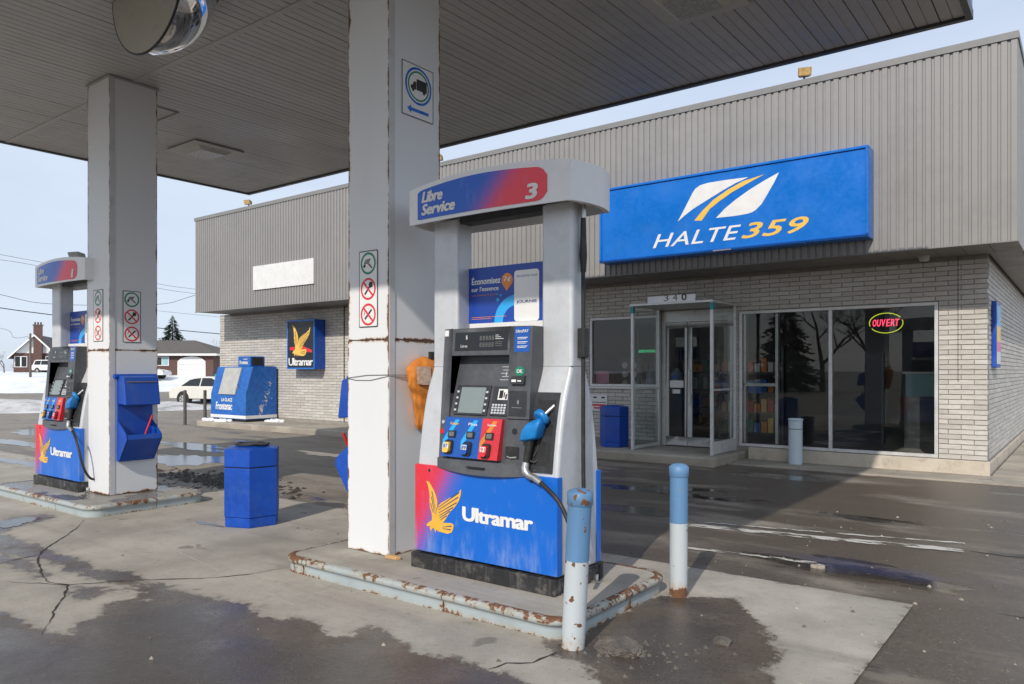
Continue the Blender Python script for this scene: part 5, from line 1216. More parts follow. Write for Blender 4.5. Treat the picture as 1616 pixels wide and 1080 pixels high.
ts = thing('truck_sign', 'white sign with black truck in blue and green rings and an arrow', 'sign', (0, 0, 0))
y0, z0 = 3.768, 3.225; at = -3.862
mb = MB(); mb.box(-3.8655, y0, z0, at, y0 + .32, z0 + .385); mb.build('plate', M['white'], ts)
mb = MB()
for a in ((y0, z0, y0 + .32, z0 + .006), (y0, z0 + .379, y0 + .32, z0 + .385), (y0, z0, y0 + .006, z0 + .385), (y0 + .314, z0, y0 + .32, z0 + .385)): mb.box(at, a[0], a[1], at + .001, a[2], a[3])
mb.build('border', M['charcoal'], ts)
cy, cz_ = y0 + .165, z0 + .235
mb = MB(); annulus(cy, cz_, .118, .135, 'yz', at + .0012, 0, mb); mb.build('blue_ring', M['blue'], ts); mb = MB(); annulus(cy, cz_, .095, .108, 'yz', at + .0012, 0, mb); mb.build('green_ring', M['green'], ts)
mb = MB(); flat([(cy - .02, cz_ - .03), (cy + .085, cz_ - .03), (cy + .085, cz_ + .05), (cy - .02, cz_ + .05)], 'yz', at + .0014, 0, mb); flat([(cy - .08, cz_ - .03), (cy - .024, cz_ - .03), (cy - .024, cz_ + .025), (cy - .05, cz_ + .025), (cy - .06, cz_ - .002), (cy - .08, cz_ - .008)], 'yz', at + .0014, 0, mb)
for wx in (-.055, .055): flat(ringpoly(cy + wx, cz_ - .034, .014, .014, 12), 'yz', at + .0016, 0, mb)
mb.build('truck_pictogram', M['black'], ts)
tess([(y0 + .05, z0 + .055), (y0 + .09, z0 + .085), (y0 + .09, z0 + .067), (y0 + .27, z0 + .067), (y0 + .27, z0 + .043), (y0 + .09, z0 + .043), (y0 + .09, z0 + .025)], 'yz', at + .0014).build('arrow', M['blue'], ts)
# orange extinguisher cover on the near column
bg = thing('extinguisher_cover', 'orange cloth extinguisher cover hanging on the near column', 'cloth cover', (-3.864, 3.985, .98))
P_ = [(0, .065, .040), (.03, .095, .055), (.10, .125, .070), (.20, .155, .082), (.30, .190, .096), (.38, .205, .100), (.44, .190, .095), (.485, .145, .078), (.515, .070, .052), (.525, .015, .015)]
vs = []; K, J_ = 56, 34
for j in range(J_ + 1):
    z = .525 * j / J_; ry_ = float(np.interp(z, [p[0] for p in P_], [p[1] for p in P_])); rx_ = .72 * float(np.interp(z, [p[0] for p in P_], [p[2] for p in P_]))
    for k in range(K):
        a = 2 * PI * k / K
        f = .94 + .10 * abs(math.sin(4 * a + z * 5 + .6)) ** .6 - .05 * abs(math.sin(7 * a - z * 13)) ** .5 + .07 * abs(math.sin(z * 21 + 2.3 * math.sin(2 * a + 1))) ** .6 + .03 * math.sin(z * 60 + 3 * a)
        x = rx_ + .002 + rx_ * f * math.cos(a) * .97
        vs.append((x if math.cos(a) > -.7 else .003, ry_ * f * math.sin(a) + .02 * math.sin(z * 9) - .02 * (1 - z / .525), z))
o = MB().add(vs, [(j * K + k, j * K + (k + 1) % K, (j + 1) * K + (k + 1) % K, (j + 1) * K + k) for j in range(J_) for k in range(K)], smooth=True).build('cloth', M['orange'], bg)
MB().add([(.074 + .072 * 1.10 * math.cos(a) + .004, .198 * 1.17 * math.sin(a) + .0, .335 + .012 * math.sin(a * 3)) for a in np.linspace(-.95, -.30, 7)] + [(.068 + .067 * 1.10 * math.cos(a) + .004, .185 * 1.17 * math.sin(a) - .01, .452) for a in np.linspace(-.95, -.30, 7)], [(i, i + 1, 8 + i, 7 + i) for i in range(6)], smooth=True).build('window_patch', mat('clear_patch', (0.50, 0.36, 0.27), 0.15, 0, 0.3, 30), bg)
MB().box(.07, -.02, .51, .10, .02, .56).build('strap', M['black'], bg)
tm = MB(); text_mb('EX', (-.10, .08, -.02, .125), plane='yz', at=.132, into=tm, bold=.02); text_mb('F', (-.075, .035, -.045, .07), plane='yz', at=.122, into=tm, bold=.02)
tm.tube([(.140, -.03, .16), (.147, -.05, .20), (.154, -.03, .25), (.156, .0, .23)], .004, 5); tm.build('print', M['black'], bg)
# loose wire round the near column
w = [(C1[0] - .006, 3.80, 1.352), (C1[0] - .005, 3.64, 1.348), (-4.2, 3.640, 1.335), (-4.05, 3.640, 1.335), (-3.95, 3.640, 1.352), (-3.862, 3.641, 1.366), (-3.861, 3.70, 1.362), (-3.861, 3.80, 1.345), (-3.861, 3.95, 1.35)]
o = MB().tube(w, .0022, 5).tube([(C1[0] - .005, 3.637, 1.350), (-4.08, 3.6385, 1.372), (-3.862, 3.6385, 1.375), (-3.860, 3.80, 1.372), (-3.860, 3.95, 1.362)], .0022, 5).build('loose_wire', M['lcdgrey'], None)
tag(o, 'thin loose wire tied around the near white column', 'wire')
# security notice on the wall, broken asphalt, stones
sn = thing('security_notice', 'small white notice with camera pictograms and red text on the shop wall', 'notice', (-7.22, YW - .016, .68))
MB().box(0, 0, 0, .34, .012, .30).build('plate', M['whitedirty'], sn)
for a, b, c, d, m in ((.03, .09, .31, .125, 'red'), (.06, .04, .28, .07, 'red'), (.03, .15, .31, .165, 'charcoal'), (.05, .23, .12, .26, 'black'), (.22, .23, .29, .26, 'black')): MB().box(a, -.001, b, c, -.0002, d).build('print', M[m], sn)
def rock(name, loc, sx, sy, sz, label, cat, m, seed, group=None, sharp=False):
    r = random.Random(seed); bm = bmesh.new(); bmesh.ops.create_icosphere(bm, subdivisions=4 if sharp else 3, radius=1)
    planes = [(Vector((r.uniform(-1, 1), r.uniform(-1, 1), r.uniform(-.25, .5))).normalized(), r.uniform(.62, .95)) for _ in range(14)]
    for v in bm.verts:
        if sharp:                                   # broken faces: the ball cut by random planes, crumbly at the rim
            for n_, d_ in planes:
                e = v.co.dot(n_) - d_
                if e > 0: v.co -= n_ * e
            j = .05; v.co += Vector((r.uniform(-j, j), r.uniform(-j, j), r.uniform(-j, j) * 1.6)); v.co.z = max(-.25, min(.62 + r.uniform(-.06, .06) + .14 * math.sin(v.co.x * 5 + seed), v.co.z))
        else:
            n = .22 * math.sin(v.co.x * 3.1 + seed) * math.cos(v.co.y * 4.3 + seed * 2) + .10 * math.sin(v.co.x * 9 + v.co.y * 7 + seed) + r.uniform(-.04, .04)
            v.co = v.co * (1 + n); v.co.z = max(-.25, min(.55 + n * .6, v.co.z))
        v.co.x *= sx; v.co.y *= sy; v.co.z *= sz
    me = bpy.data.meshes.new(name); bm.to_mesh(me); bm.free(); me.materials.append(m)
    o = bpy.data.objects.new(name, me); COL.objects.link(o); o.location = loc; return tag(o, label, cat, group)
rock('asphalt_chunk', (-1.86, 3.34, .012), .155, .11, .055, 'broken slab of asphalt lying beside the leaning bollard', 'rubble', M['chunk'], 3, sharp=True)
rock('asphalt_chunk', (-1.50, 3.75, .006), .06, .05, .032, 'small crumb of asphalt in the mud right of the bollards', 'rubble', M['chunk'], 8, sharp=True)
rock('stone', (-1.55, 5.62, -.004), .05, .035, .03, 'single pale stone lying in the blue-tinged puddle', 'stone', M['walk'], 5)
peb = MB(); rp = random.Random(5)
for i in range(420):
    if i < 260: x, y = rp.uniform(-2.3, 1.2), rp.uniform(2.6, 8.5)
    else: x, y = rp.uniform(-12, -2.0), rp.uniform(1.6, 7.5)
    if -4.6 < x < -2.1 and 3.2 < y < 4.5: continue
    if x < -7.4 and 3.2 < y < 4.5: continue
    if i % 4 == 0: x, y = -1.80 + rp.gauss(0, .16), 3.36 + rp.gauss(0, .13)
    s = rp.choice((.004, .005, .006, .009, .014)); z = 0 if (x < -.84 and y < 5.05) else -.008
    peb.add([(x - s, y, z), (x, y - s, z), (x + s * 1.2, y, z), (x, y + s, z), (x, y, z + s)], [(0, 1, 4), (1, 2, 4), (2, 3, 4), (3, 0, 4)], 1 if i % 4 == 0 else rp.randrange(2))
tag(peb.build('gravel', [M['walk'], M['chunk']], None), 'loose grit and pebbles scattered over the forecourt', 'gravel', kind='stuff')
mud = MB(); rp = random.Random(9)
for i in range(520):
    a = rp.gauss(0, 1); b = rp.gauss(0, 1); x, y = -8.9 + a * .75, 5.35 + b * .22; s = rp.uniform(.02, .07); h = s * rp.uniform(.08, .38)
    q = [(x + s * rp.uniform(.7, 1.2) * math.cos(2 * PI * k / 6), y + s * rp.uniform(.7, 1.2) * math.sin(2 * PI * k / 6), -.01) for k in range(6)] + [(x + rp.uniform(-.3, .3) * s, y, h)]
    mud.add(q, [(k, (k + 1) % 6, 6) for k in range(6)])
tag(mud.build('mud', M['mud'], None), 'dark lumps of mud and broken asphalt behind the bin', 'mud', kind='stuff')
sp = thing('soffit_dome', 'small round grey dome under the shop soffit near the corner', 'lamp', (-1.78, 11.50, ZF0 - .003))  # camera/speaker dome, not a light
MB().lathe([(.001, -.07), (.055, -.07), (.065, -.05), (.065, -.015), (.08, -.012), (.08, 0)], (0, 0, 0), 16).build('body', M['fixture'], sp)
# floodlights on the parapet and on the far pump
M['amberlens'] = mat('amber_lens', (0.62, 0.42, 0.16), 0.3, 0, 0.3, 30)
def floodlight(x, y, z, rz, label, tilt=.5, s=1.0, m='beige'):
    t = thing('floodlight', label, 'floodlight', (x, y, z), rz, 'small floodlights on rooflines')
    MB().tube([(0, 0, 0), (0, 0, .06 * s)], .015 * s, 8).build('stem', M['charcoal'], t)
    b = MB().add([(-.09 * s, -.05 * s, .05 * s), (.09 * s, -.05 * s, .05 * s), (.06 * s, .06 * s, .07 * s), (-.06 * s, .06 * s, .07 * s), (-.09 * s, -.09 * s, .16 * s), (.09 * s, -.09 * s, .16 * s), (.06 * s, .04 * s, .15 * s), (-.06 * s, .04 * s, .15 * s)], [(0, 3, 2, 1), (4, 5, 6, 7), (0, 1, 5, 4), (1, 2, 6, 5), (2, 3, 7, 6), (3, 0, 4, 7)]).build('housing', M[m], t, bevel=.006)
    MB().add([(-.075 * s, -.057 * s, .062 * s), (.075 * s, -.057 * s, .062 * s), (.075 * s, -.090 * s, .148 * s), (-.075 * s, -.090 * s, .148 * s)], [(0, 1, 2, 3)]).build('lens', M['amberlens'] if m == 'rustylamp' else M['frost'], t)
    return t
M['rustylamp'] = mat('rusty_lamp', (0.35, 0.24, 0.13), 0.6, 0, 0.3, 20)
floodlight(-3.17, 10.86, ZF1 - .002, .4, 'rusty floodlight on the parapet above the long blue sign', m='rustylamp')
floodlight(-10.1, 10.86, ZF1 - .002, .2, 'rusty floodlight on the parapet just behind the near column', m='rustylamp')
floodlight(-16.49, 10.86, ZF1 - .002, .3, 'rusty floodlight on the parapet above the blank white board', m='rustylamp')
floodlight(-9.42, 3.95, 2.637, .3, 'pale floodlight on the far pump topper, furthest left', s=.95, m='fixture')
floodlight(-9.03, 4.02, 2.640, .9, 'pale floodlight on the far pump topper next to the column', s=.85, m='fixture')
# ================================================================== ice box and posts at the shop's far end
ib = thing('ice_box', 'chipped blue ice merchandiser with grey slanted door at the shop end', 'ice box', (-18.19, 10.86, ZW))
W, DB, SL = 1.57, .90, .20
MB().prism([(0, .06), (0, .69), (SL, 1.385), (DB, 1.385), (DB, .06)], 'x', 0, W).build('cabinet', M['icepaint'], ib, bevel=.012)
MB().box(.03, .03, .0, W - .03, DB - .02, .058).build('plinth', M['black'], ib)
def sl(x0, x1, t0, t1, o): # patch on the slanted front
    f = lambda t: (SL * t, .69 + .695 * t)
    n = Vector((-.695, SL)).normalized(); vs = []
    for t, x in ((t0, x0), (t0, x1), (t1, x1), (t1, x0)): y, z = f(t); vs.append((x, y + n.x * o, z + n.y * o))
    for t, x in ((t0, x0), (t0, x1), (t1, x1), (t1, x0)): y, z = f(t); vs.append((x, y + .002, z))
    return MB().add(vs, [(0, 1, 2, 3), (0, 4, 5, 1), (1, 5, 6, 2), (2, 6, 7, 3), (3, 7, 4, 0)])
dd = sl(.40, 1.14, -.02, .95, .03).build('door', mat('ice_door', (0.44, 0.44, 0.42), 0.5, 0, .1, 5, dirt=.2), ib)
MB().box(1.155, .02, .80, 1.175, .06, .95).build('latch', M['steel'], ib)
MB().box(.0, -.006, .08, W, -.001, .16).build('white_stripe', M['whitedirty'], ib); MB().box(W + .001, .0, .08, W + .006, DB, .16).build('white_stripe', M['whitedirty'], ib)
text_mb('LA GLACE', (.50, .50, .98, .585), at=-.003, bold=.04).build('lettering', M['white'], ib); text_mb('Frontenac', (.24, .29, .98, .48), at=-.003, bold=.03, shear=.2).build('lettering', M['white'], ib)
tu = MB().box(.93, .20, 1.387, 1.46, .62, 1.645).build('compressor_box', M['icepaint'], ib, bevel=.01)
text_mb('LA GLACE', (1.16, 1.555, 1.34, 1.59), at=.196, bold=.03).build('lettering', M['white'], tu); text_mb('Frontenac', (1.0, 1.45, 1.37, 1.54), at=.196, bold=.03, shear=.2).build('lettering', M['white'], tu)
MB().box(1.462, .25, 1.42, 1.47, .57, 1.615).build('grille', M['black'], tu)
for i, (x, y, l) in enumerate(((-18.90, 10.55, 'weathered dark guard post by the ice box, further left of the pair'), (-18.50, 10.88, 'weathered dark guard post by the ice box, next to its corner'))):
    p = thing('guard_post', l, 'post', (x, y, -.02), group='guard posts by the ice box')
    MB().tube([(0, 0, -.1), (0, 0, .90)], .042, 12).build('post', M['darkposts'], p); MB().lathe([(.044, .88), (.046, .91), (.001, .93)], (0, 0, 0), 12).build('cap', M['darkposts'], p)
pl = MB().box(-18.86, 10.95, -.02, -18.44, 11.08, .07).build('timber_block', M['darkposts'], None, bevel=.01); tag(pl, 'short weathered timber lying between the two guard posts', 'timber')
for i, (x, y, s) in enumerate(((-17.4, 10.72, .30), (-18.05, 10.70, .20), (-16.2, 11.45, .34))):
    rock('snow_patch', (x, y, ZW + .005), s, s * .5, .10, ['melting snow patch in front of the ice box', 'small melting snow patch by the guard post', 'melting snow patch against the wall right of the ice box'][i], 'snow', M['snow'], 11 + i, 'snow patches by the ice box')

# ================================================================== vehicles
def car(loc, rz, label, L=4.5, Wd=1.74, H=1.42, suv=False, lamp=False, m=None):
    """built nose towards +x"""
    m = m or M['carwhite']
    t = thing('parked_car', label, 'car', loc, rz, 'white cars parked in the background')
    hw = Wd / 2; r = .315
    if suv: prof = [(-.5, .38), (-.5, .80), (-.49, .98), (-.20, 1.02), (.16, 1.03), (.30, .98), (.47, .86), (.5, .62), (.5, .36)]
    else: prof = [(-.5, .36), (-.505, .60), (-.49, .84), (-.44, .89), (-.30, .91), (.17, .90), (.33, .83), (.45, .74), (.50, .60), (.5, .34)]
    P = [(x * L, z) for x, z in prof]; secs = []
    ys = (-1, -.97, -.86, .86, .97, 1); ins = (.0, 1, 1, 1, 1, .0)
    body = MB(); cx = sum(p[0] for p in P) / len(P); n = len(P); vs = []
    for s, k in zip((-1, -.94, .94, 1), (.93, 1, 1, .93)):
        for x, z in P: vs.append((x * (k if abs(x) > L * .4 else 1), s * hw, .62 + (z - .62) * (k if z > .5 else 1)))
    fs = [(j * n + i, j * n + (i + 1) % n, (j + 1) * n + (i + 1) % n, (j + 1) * n + i) for j in range(3) for i in range(n)] + [tuple(range(n)), tuple(range(4 * n - 1, 3 * n - 1, -1))]
    body.add(vs, fs); body.build('body', m, t, bevel=.09)
    if suv: roof = [(-.47, .97), (-.43, 1.62), (-.38, 1.68), (.02, 1.68), (.19, 1.02)]
    else: roof = [(-.44, .88), (-.28, 1.30), (-.18, 1.42), (-.03, 1.45), (.05, 1.40), (.27, .88)]
    R_ = [(x * L, z * (H / 1.46 if not suv else 1)) for x, z in roof]; zb = R_[0][1]; zt = max(p[1] for p in R_); n = len(R_); vs = []
    hy = lambda z: hw * (.95 - .25 * (z - zb) / (zt - zb))
    for s in (-1, 1):
        for x, z in R_: vs.append((x, s * hy(z), z))
    MB().add(vs, [(i, (i + 1) % n, n + (i + 1) % n, n + i) for i in range(n)] + [tuple(range(n)), tuple(range(2 * n - 1, n - 1, -1))]).build('cabin', m, t, bevel=.07)
    def side(poly, nm):
        for s in (-1, 1): MB().add([(x * L, s * (hy(z) + .006), z) for x, z in poly], [tuple(range(len(poly)))] if s < 0 else [tuple(range(len(poly) - 1, -1, -1))]).build(nm, M['carglass'], t)
    if suv: side([(-.42, 1.06), (-.40, 1.56), (-.22, 1.58), (-.22, 1.06)], 'side_window'); side([(-.205, 1.06), (-.205, 1.58), (.005, 1.58), (.14, 1.06)], 'side_window')
    else: side([(-.345, .95), (-.25, 1.24), (-.19, 1.30), (-.105, 1.33), (-.105, .95)], 'side_window'); side([(-.09, .95), (-.09, 1.335), (.02, 1.335), (.06, 1.28), (.185, .95)], 'side_window')
    a, b = (R_[-1], R_[-2]); z0, z1 = a[1] + .05, b[1] - .03; lx = lambda z: a[0] + (b[0] - a[0]) * (z - a[1]) / (b[1] - a[1]) + .012
    MB().add([(lx(z0), -hy(z0) + .07, z0), (lx(z0), hy(z0) - .07, z0), (lx(z1), hy(z1) - .07, z1), (lx(z1), -hy(z1) + .07, z1)], [(0, 1, 2, 3)]).build('windscreen', M['carglass'], t)
    a, b = (R_[0], R_[1]); z0, z1 = a[1] + .06, b[1] - .03; lx2 = lambda z: a[0] + (b[0] - a[0]) * (z - a[1]) / (b[1] - a[1]) - .012
    MB().add([(lx2(z0), -hy(z0) + .09, z0), (lx2(z0), hy(z0) - .09, z0), (lx2(z1), hy(z1) - .09, z1), (lx2(z1), -hy(z1) + .09, z1)], [(3, 2, 1, 0)]).build('rear_window', M['carglass'], t)
    for x in (-.305, .30):
        for s in (-1, 1):
            w = MB().tube([(x * L, s * (hw - .20), r), (x * L, s * (hw + .006), r)], r, 22).build('wheel', M['tyre'], t)
            MB().tube([(x * L, s * (hw + .001), r), (x * L, s * (hw + .014), r)], r * .64, 18).build('rim', M['steel'], w)
            arch = MB().tube([(x * L, s * (hw - .22), r + .03), (x * L, s * (hw - .012 + .014), r + .03)], r + .055, 22).build('wheel_arch', M['black'], w)
            for k in range(6):
                a = 2 * PI * k / 6; MB().tube([(x * L + .08 * math.cos(a), s * (hw + .016), r + .08 * math.sin(a)), (x * L + .17 * math.cos(a), s * (hw + .016), r + .17 * math.sin(a))], .018, 5).build('spoke_gap', M['black'], w)
    for s in (-1, 1):
        MB().box(-.497 * L, s * hw * .62 - .16, .70, -.497 * L + .08, s * hw * .62 + .16, .84).build('tail_light', M['redplastic'], t, bevel=.02)
        MB().box(.47 * L, s * hw * .68 - .18, .62, .49 * L, s * hw * .68 + .15, .74).build('headlight', M['frost'], t, bevel=.02)
        MB().box(.13 * L, s * (hw + .02) - .09, .98, .165 * L, s * (hw + .02) + .09, 1.10).build('wing_mirror', m, t, bevel=.03)
        for x in (-.115, .03): MB().box(x * L, s * (hw - .002) - .008, .80, x * L + .16, s * (hw - .002) + .012, .825).build('door_handle', m, t)
    if lamp: MB().add([(-.20, -.12, H - .01), (.0, -.12, H - .01), (.0, .12, H - .01), (-.20, .12, H - .01), (-.16, -.10, H + .11), (-.04, -.10, H + .11), (-.04, .10, H + .11), (-.16, .10, H + .11)], [(0, 1, 5, 4), (1, 2, 6, 5), (2, 3, 7, 6), (3, 0, 4, 7), (4, 5, 6, 7)]).build('roof_lamp', M['teal'], t)
    return t
car((-33.2, 20.25, -.258), math.atan2(.30, .95), 'cream white sedan with green roof lamp behind the ice box', lamp=True)
car((-103.6, 40.3, 1.14), .5, 'white sport utility car beside the house with the brick chimney', L=4.5, Wd=1.8, suv=True, m=M['whitedirty'])
car((-66.5, 33.2, .72), math.atan2(.6, .8), 'white car half buried behind snow in front of the garage house', L=4.4, m=M['whitedirty'])

# ================================================================== houses, trees, cables
def gable_house(loc, rz, label, w, l, hw_, hr):
    """gable end faces -y, ridge along y"""
    t = thing('house', label, 'house', loc, rz)
    MB().box(-w / 2, 0, 0, w / 2, l, hw_).build('wall', M['housebrick'], t)
    MB().prism([(-w / 2, hw_), (w / 2, hw_), (0, hr - .15)], 'y', .02, l - .02).build('gable', M['whitedirty'], t, fixn=True)
    o = .55
    for s in (-1, 1):
        k = (hr - hw_) / (w / 2)
        MB().prism([(0, hr), (s * (w / 2 + o), hr - k * (w / 2 + o)), (s * (w / 2 + o), hr - k * (w / 2 + o) - .18), (0, hr - .2)], 'y', -o, l + o).build('roof', M['shingle'], t, fixn=True)
        MB().prism([(0, hr + .01), (s * (w / 2 + o), hr - k * (w / 2 + o) + .01), (s * (w / 2 + o), hr - k * (w / 2 + o) - .22), (0, hr - .24)], 'y', -o - .05, -o - .002).build('rake_board', M['white'], t, fixn=True)
    c = MB().box(-.1, -.42, 0, .85, .0, hr + 1.1).build('chimney', M['housebrick'], t); MB().box(-.18, -.5, hr + 1.1, .93, .08, hr + 1.25).build('chimney_cap', M['shingle'], c)
    for k in range(3): MB().tube([(.05 + k * .32, -.2, hr + 1.25), (.05 + k * .32, -.2, hr + 1.55)], .10, 10).build('flue', M['housebrick'], c)
    for x in (-1.9, -1.2, 1.5):
        f = MB().box(x - .35, -.06, .9, x + .35, .0, 2.3).build('window', M['white'], t); MB().box(x - .27, -.07, .98, x + .27, -.061, 2.22).build('pane', M['carglass'], f)
    f = MB().box(w / 2, 2, .9, w / 2 + .06, 3.6, 2.2).build('window', M['white'], t); MB().box(w / 2 + .061, 2.1, 1.0, w / 2 + .07, 3.5, 2.1).build('pane', M['carglass'], f)
    return t
gable_house((-107.0, 39.6, 1.0), math.radians(58), 'gabled house with white rake boards and a brick chimney', 4.7, 11, 2.7, 5.1)
h2 = thing('house', 'low brown brick house with hip roof and white arched garage door', 'house', (-72.8, 32.5, .75), math.atan2(.6, .8))
L2, D2, E2, R2 = 10.4, 7.0, 2.3, 3.65
MB().box(0, 0, 0, L2, D2, E2).build('wall', M['housebrick'], h2)
o = .5; MB().add([(-o, -o, E2 - .05), (L2 + o, -o, E2 - .05), (L2 + o, D2 + o, E2 - .05), (-o, D2 + o, E2 - .05), (D2 / 2, D2 / 2, R2), (L2 - D2 / 2 + .3, D2 / 2, R2)], [(0, 1, 5, 4), (1, 2, 5), (2, 3, 4, 5), (3, 0, 4)]).build('roof', M['shingle'], h2)
MB().box(-o, -o - .03, E2 - .22, L2 + o, -o, E2 - .03).build('eave_board', M['white'], h2); MB().box(L2 + o, -o, E2 - .22, L2 + o + .03, D2 + o, E2 - .03).build('eave_board', M['white'], h2)
ga = [(L2 - 3.3, -.3), (L2 - .7, -.3), (L2 - .7, 1.55), (L2 - 1.0, 1.82), (L2 - 1.5, 1.98), (L2 - 2.0, 2.02), (L2 - 2.5, 1.98), (L2 - 3.0, 1.82), (L2 - 3.3, 1.55)]
g = MB().prism(ga, 'y', -.06, -.003).build('garage_door', M['white'], h2, fixn=True)
for k in range(3): MB().box(L2 - 3.2, -.068, .35 + k * .45, L2 - .8, -.061, .37 + k * .45).build('door_groove', M['lcdgrey'], g)
for x0, x1, z0_, z1_ in ((5.0, 6.3, 1.15, 2.0), (1.5, 3.2, 1.0, 2.0), (5.3, 6.3, .1, .45)):
    f = MB().box(x0, -.06, z0_, x1, -.003, z1_).build('window', M['white'], h2); MB().box(x0 + .08, -.07, z0_ + .07, (x0 + x1) / 2 - .03, -.061, z1_ - .07).build('pane', M['carglass'], f); MB().box((x0 + x1) / 2 + .03, -.07, z0_ + .07, x1 - .08, -.061, z1_ - .07).build('pane', M['tealpanel'], f)

M['needle'] = mat('spruce_needle', (0.022, 0.040, 0.024), 0.8, 0, 0.35, 3)
def spruce(loc, H, R_, label, seed):
    r = random.Random(seed); t = thing('spruce_tree', label, 'tree', loc)
    MB().tube([(0, 0, -.2), (0, 0, H * .5), (0, 0, H)], [H * .022, H * .015, .01], 8).build('trunk', M['bark'], t)
    c = MB()
    for k in range(620):
        z = H * (.08 + .92 * (k / 620)); rr = R_ * (1 - z / H) ** .85 + .05; a = r.uniform(0, 2 * PI); l = rr * r.uniform(.55, 1.12)
        d = Vector((math.cos(a), math.sin(a), r.uniform(-.35, -.05))); s = Vector((-math.sin(a), math.cos(a), 0))
        b = Vector((0, 0, z)) + d * l * .15
        for j in range(3):
            p = b + d * l * (.25 + .27 * j); w = l * .16 * (1.3 - .3 * j) + .05; q = d * (l * .34)
            sag = Vector((0, 0, -.06 * l * j))
            c.add([p + sag, p + q * .5 + s * w + sag + Vector((0, 0, -w * .6)), p + q + sag, p + q * .5 - s * w + sag + Vector((0, 0, -w * .6))], [(0, 1, 2), (0, 2, 3)])
    c.build('crown', M['needle'], t); return t
def bare_tree(loc, H, label, seed, spread=.55, depth=5, group=None, cat='tree', nm='bare_tree', thick=.022):
    r = random.Random(seed); t = thing(nm, label, cat, loc, 0, group); tr = MB(); cr = MB()
    def grow(p, d, l, rad, k):
        n = 3; pts = [p]; q = p
        for i in range(n):
            d = (d + Vector((r.uniform(-1, 1), r.uniform(-1, 1), r.uniform(-.4, .8))) * .14).normalized(); q = q + d * l / n; pts.append(q)
        (tr if k >= depth - 1 else cr).tube(pts, [rad * (1 - .4 * i / n) for i in range(n + 1)], 5 if k > 2 else 3, caps=False)
        if k == 0: return
        for i in range(r.choice((2, 3, 3)) if k > 1 else 3):
            s = r.uniform(.45, 1.0); idx = min(n, max(1, int(s * n + .5)))
            ax = d.orthogonal().normalized(); ax.rotate(Quaternion(d, r.uniform(0, 2 * PI)))
            nd = d.copy(); nd.rotate(Quaternion(ax, r.uniform(.3, .95) * spread / .55)); nd.z += .12
            grow(pts[idx], nd.normalized(), l * r.uniform(.58, .82), rad * .55, k - 1)
    grow(Vector((0, 0, -.1)), Vector((0, 0, 1)), H * .32, H * thick, depth)
    tr.build('trunk', M['bark'], t); cr.build('crown', M['bark'], t); return t
spruce((-82.0, 44.3, .7), 7.0, 2.7, 'dark spruce rising behind the roof of the low house', 4)
bg = 'bare bushes on the snow at the far left'
for i, ((x, y), H, l) in enumerate((((-126.5, 40.6), 4.2, 'bare bush cut by the left edge of the picture'), ((-119.6, 40.4), 5.0, 'tall bare bush left of the gabled house'), ((-121.9, 42.8), 4.4, 'bare bush second from the gabled house'), ((-125.5, 45.0), 4.0, 'bare bush nearest the gabled house wall'))):
    bare_tree((x, y, .85), H, l, 20 + i, .8, 5, bg, 'bush', 'bare_bush', .02)
bare_tree((-76.8, 48.8, .8), 6.5, 'slender bare tree right of the low brick house', 31, .6, 5, thick=.014)
bare_tree((-73.5, 44.8, .8), 4.0, 'bare bush at the right end of the low brick house', 35, .8, 4, None, 'bush', 'bare_bush')
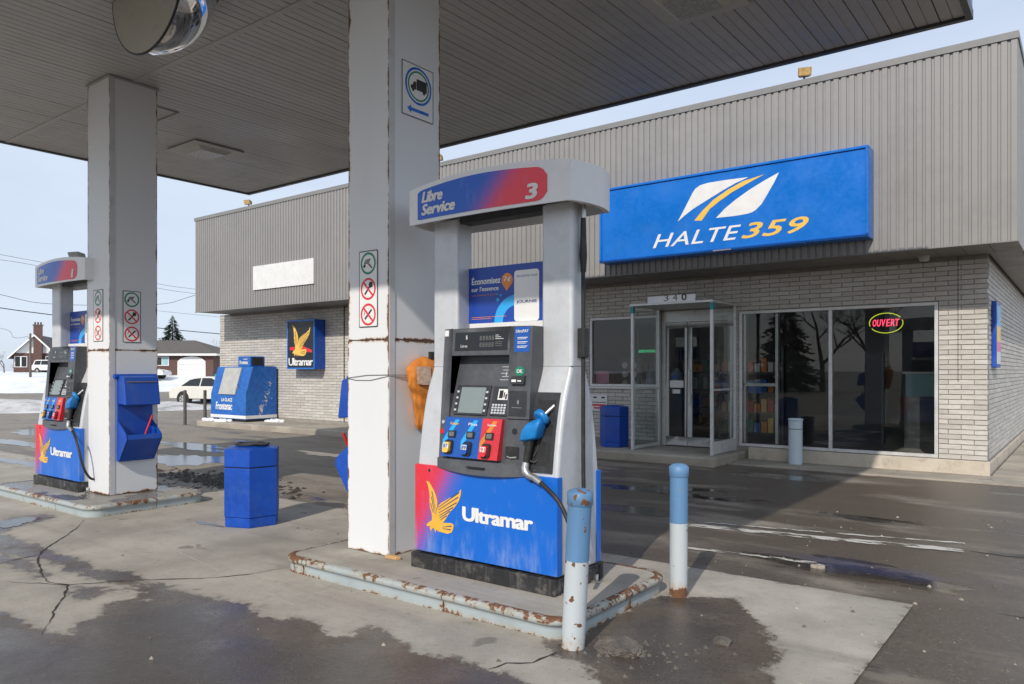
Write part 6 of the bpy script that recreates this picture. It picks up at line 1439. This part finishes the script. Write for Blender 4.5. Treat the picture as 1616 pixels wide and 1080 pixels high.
# trees across the road behind the camera: what the shop window mirrors
for i, (x, y, H, l) in enumerate(((-14.2, -29, 9.5, 'bare tree mirrored beside the window mullion'), (-11.6, -31, 10.5, 'tall bare tree mirrored left of the neon sign'), (-6.6, -30, 9.0, 'bare tree mirrored at the right end of the window'))):
    bare_tree((x, y, -.1), H, l, 50 + i, .62, 6, 'trees mirrored in the shop window')
spruce((-17.0, -30, -.1), 7.6, 2.4, 'dark spruce mirrored in the left part of the window', 9)
CB = dict(A=[], B=[])
def cable(pts, label, rad=.02):
    P = []
    for i in range(len(pts) - 1):
        a, b, c, d = [Vector(pts[max(0, min(len(pts) - 1, i + j))]) for j in (-1, 0, 1, 2)]
        for s in range(6): q = s / 6; P.append(.5 * ((2 * b) + (c - a) * q + (2 * a - 5 * b + 4 * c - d) * q * q + (-a + 3 * b - 3 * c + d) * q ** 3))
    P.append(Vector(pts[-1])); o = MB().tube(P, rad, 5).build('overhead_cable', M['wire'], None); return tag(o, label, 'cable', 'overhead cables across the left sky')
cable([(-62.3, 15.29, 10.25), (-61.88, 20.64, 9.74), (-62.12, 22.98, 9.57), (-61.01, 31.38, 8.63), (-60.13, 34.58, 8.33), (-56.9, 44.6, 7.62)], 'highest thin overhead cable left of the far column', 0.014)
cable([(-62.3, 15.29, 9.71), (-61.88, 20.64, 9.37), (-62.12, 22.98, 9.25), (-61.01, 31.38, 8.27), (-60.13, 34.58, 7.95), (-56.9, 44.6, 7.16)], 'thin overhead cable just below the highest one', 0.014)
cable([(-62.3, 15.29, 6.6), (-61.88, 20.64, 5.93), (-61.12, 23.75, 5.58), (-59.05, 30.37, 4.87), (-57.72, 35.17, 4.52), (-55.27, 43.33, 4.02)], 'thick lowest overhead cable crossing behind the far pump', 0.034)
cable([(-62.3, 15.29, 7.94), (-61.88, 20.64, 6.88), (-62.21, 24.17, 6.47), (-61.01, 31.38, 6.86), (-60.34, 34.42, 7.79), (-58.9, 40.56, 10.3)], 'sagging overhead cable rising towards the shop roof', 0.018)
cable([(-74.76, 18.35, 5.73), (-71.05, 23.7, 4.94), (-71.27, 24.79, 4.2), (-71.43, 25.94, 4.35)], 'short slack cable ending at the small pole by the gabled house', 0.014)
cable([(-61.01, 31.38, 6.39), (-60.13, 34.58, 6.18), (-59.23, 42.82, 5.86)], 'faint overhead cable just left of the shop parapet', 0.012)
up = thing('utility_pole', 'thin wooden pole with slack cable beside the gabled house', 'utility pole', (-71.3, 26.03, .7))
MB().tube([(0, 0, -.3), (0, 0, 3.9)], [.11, .08], 8).build('pole', M['bark'], up); MB().box(-.35, -.04, 3.45, .35, .04, 3.55).build('crossarm', M['bark'], up)
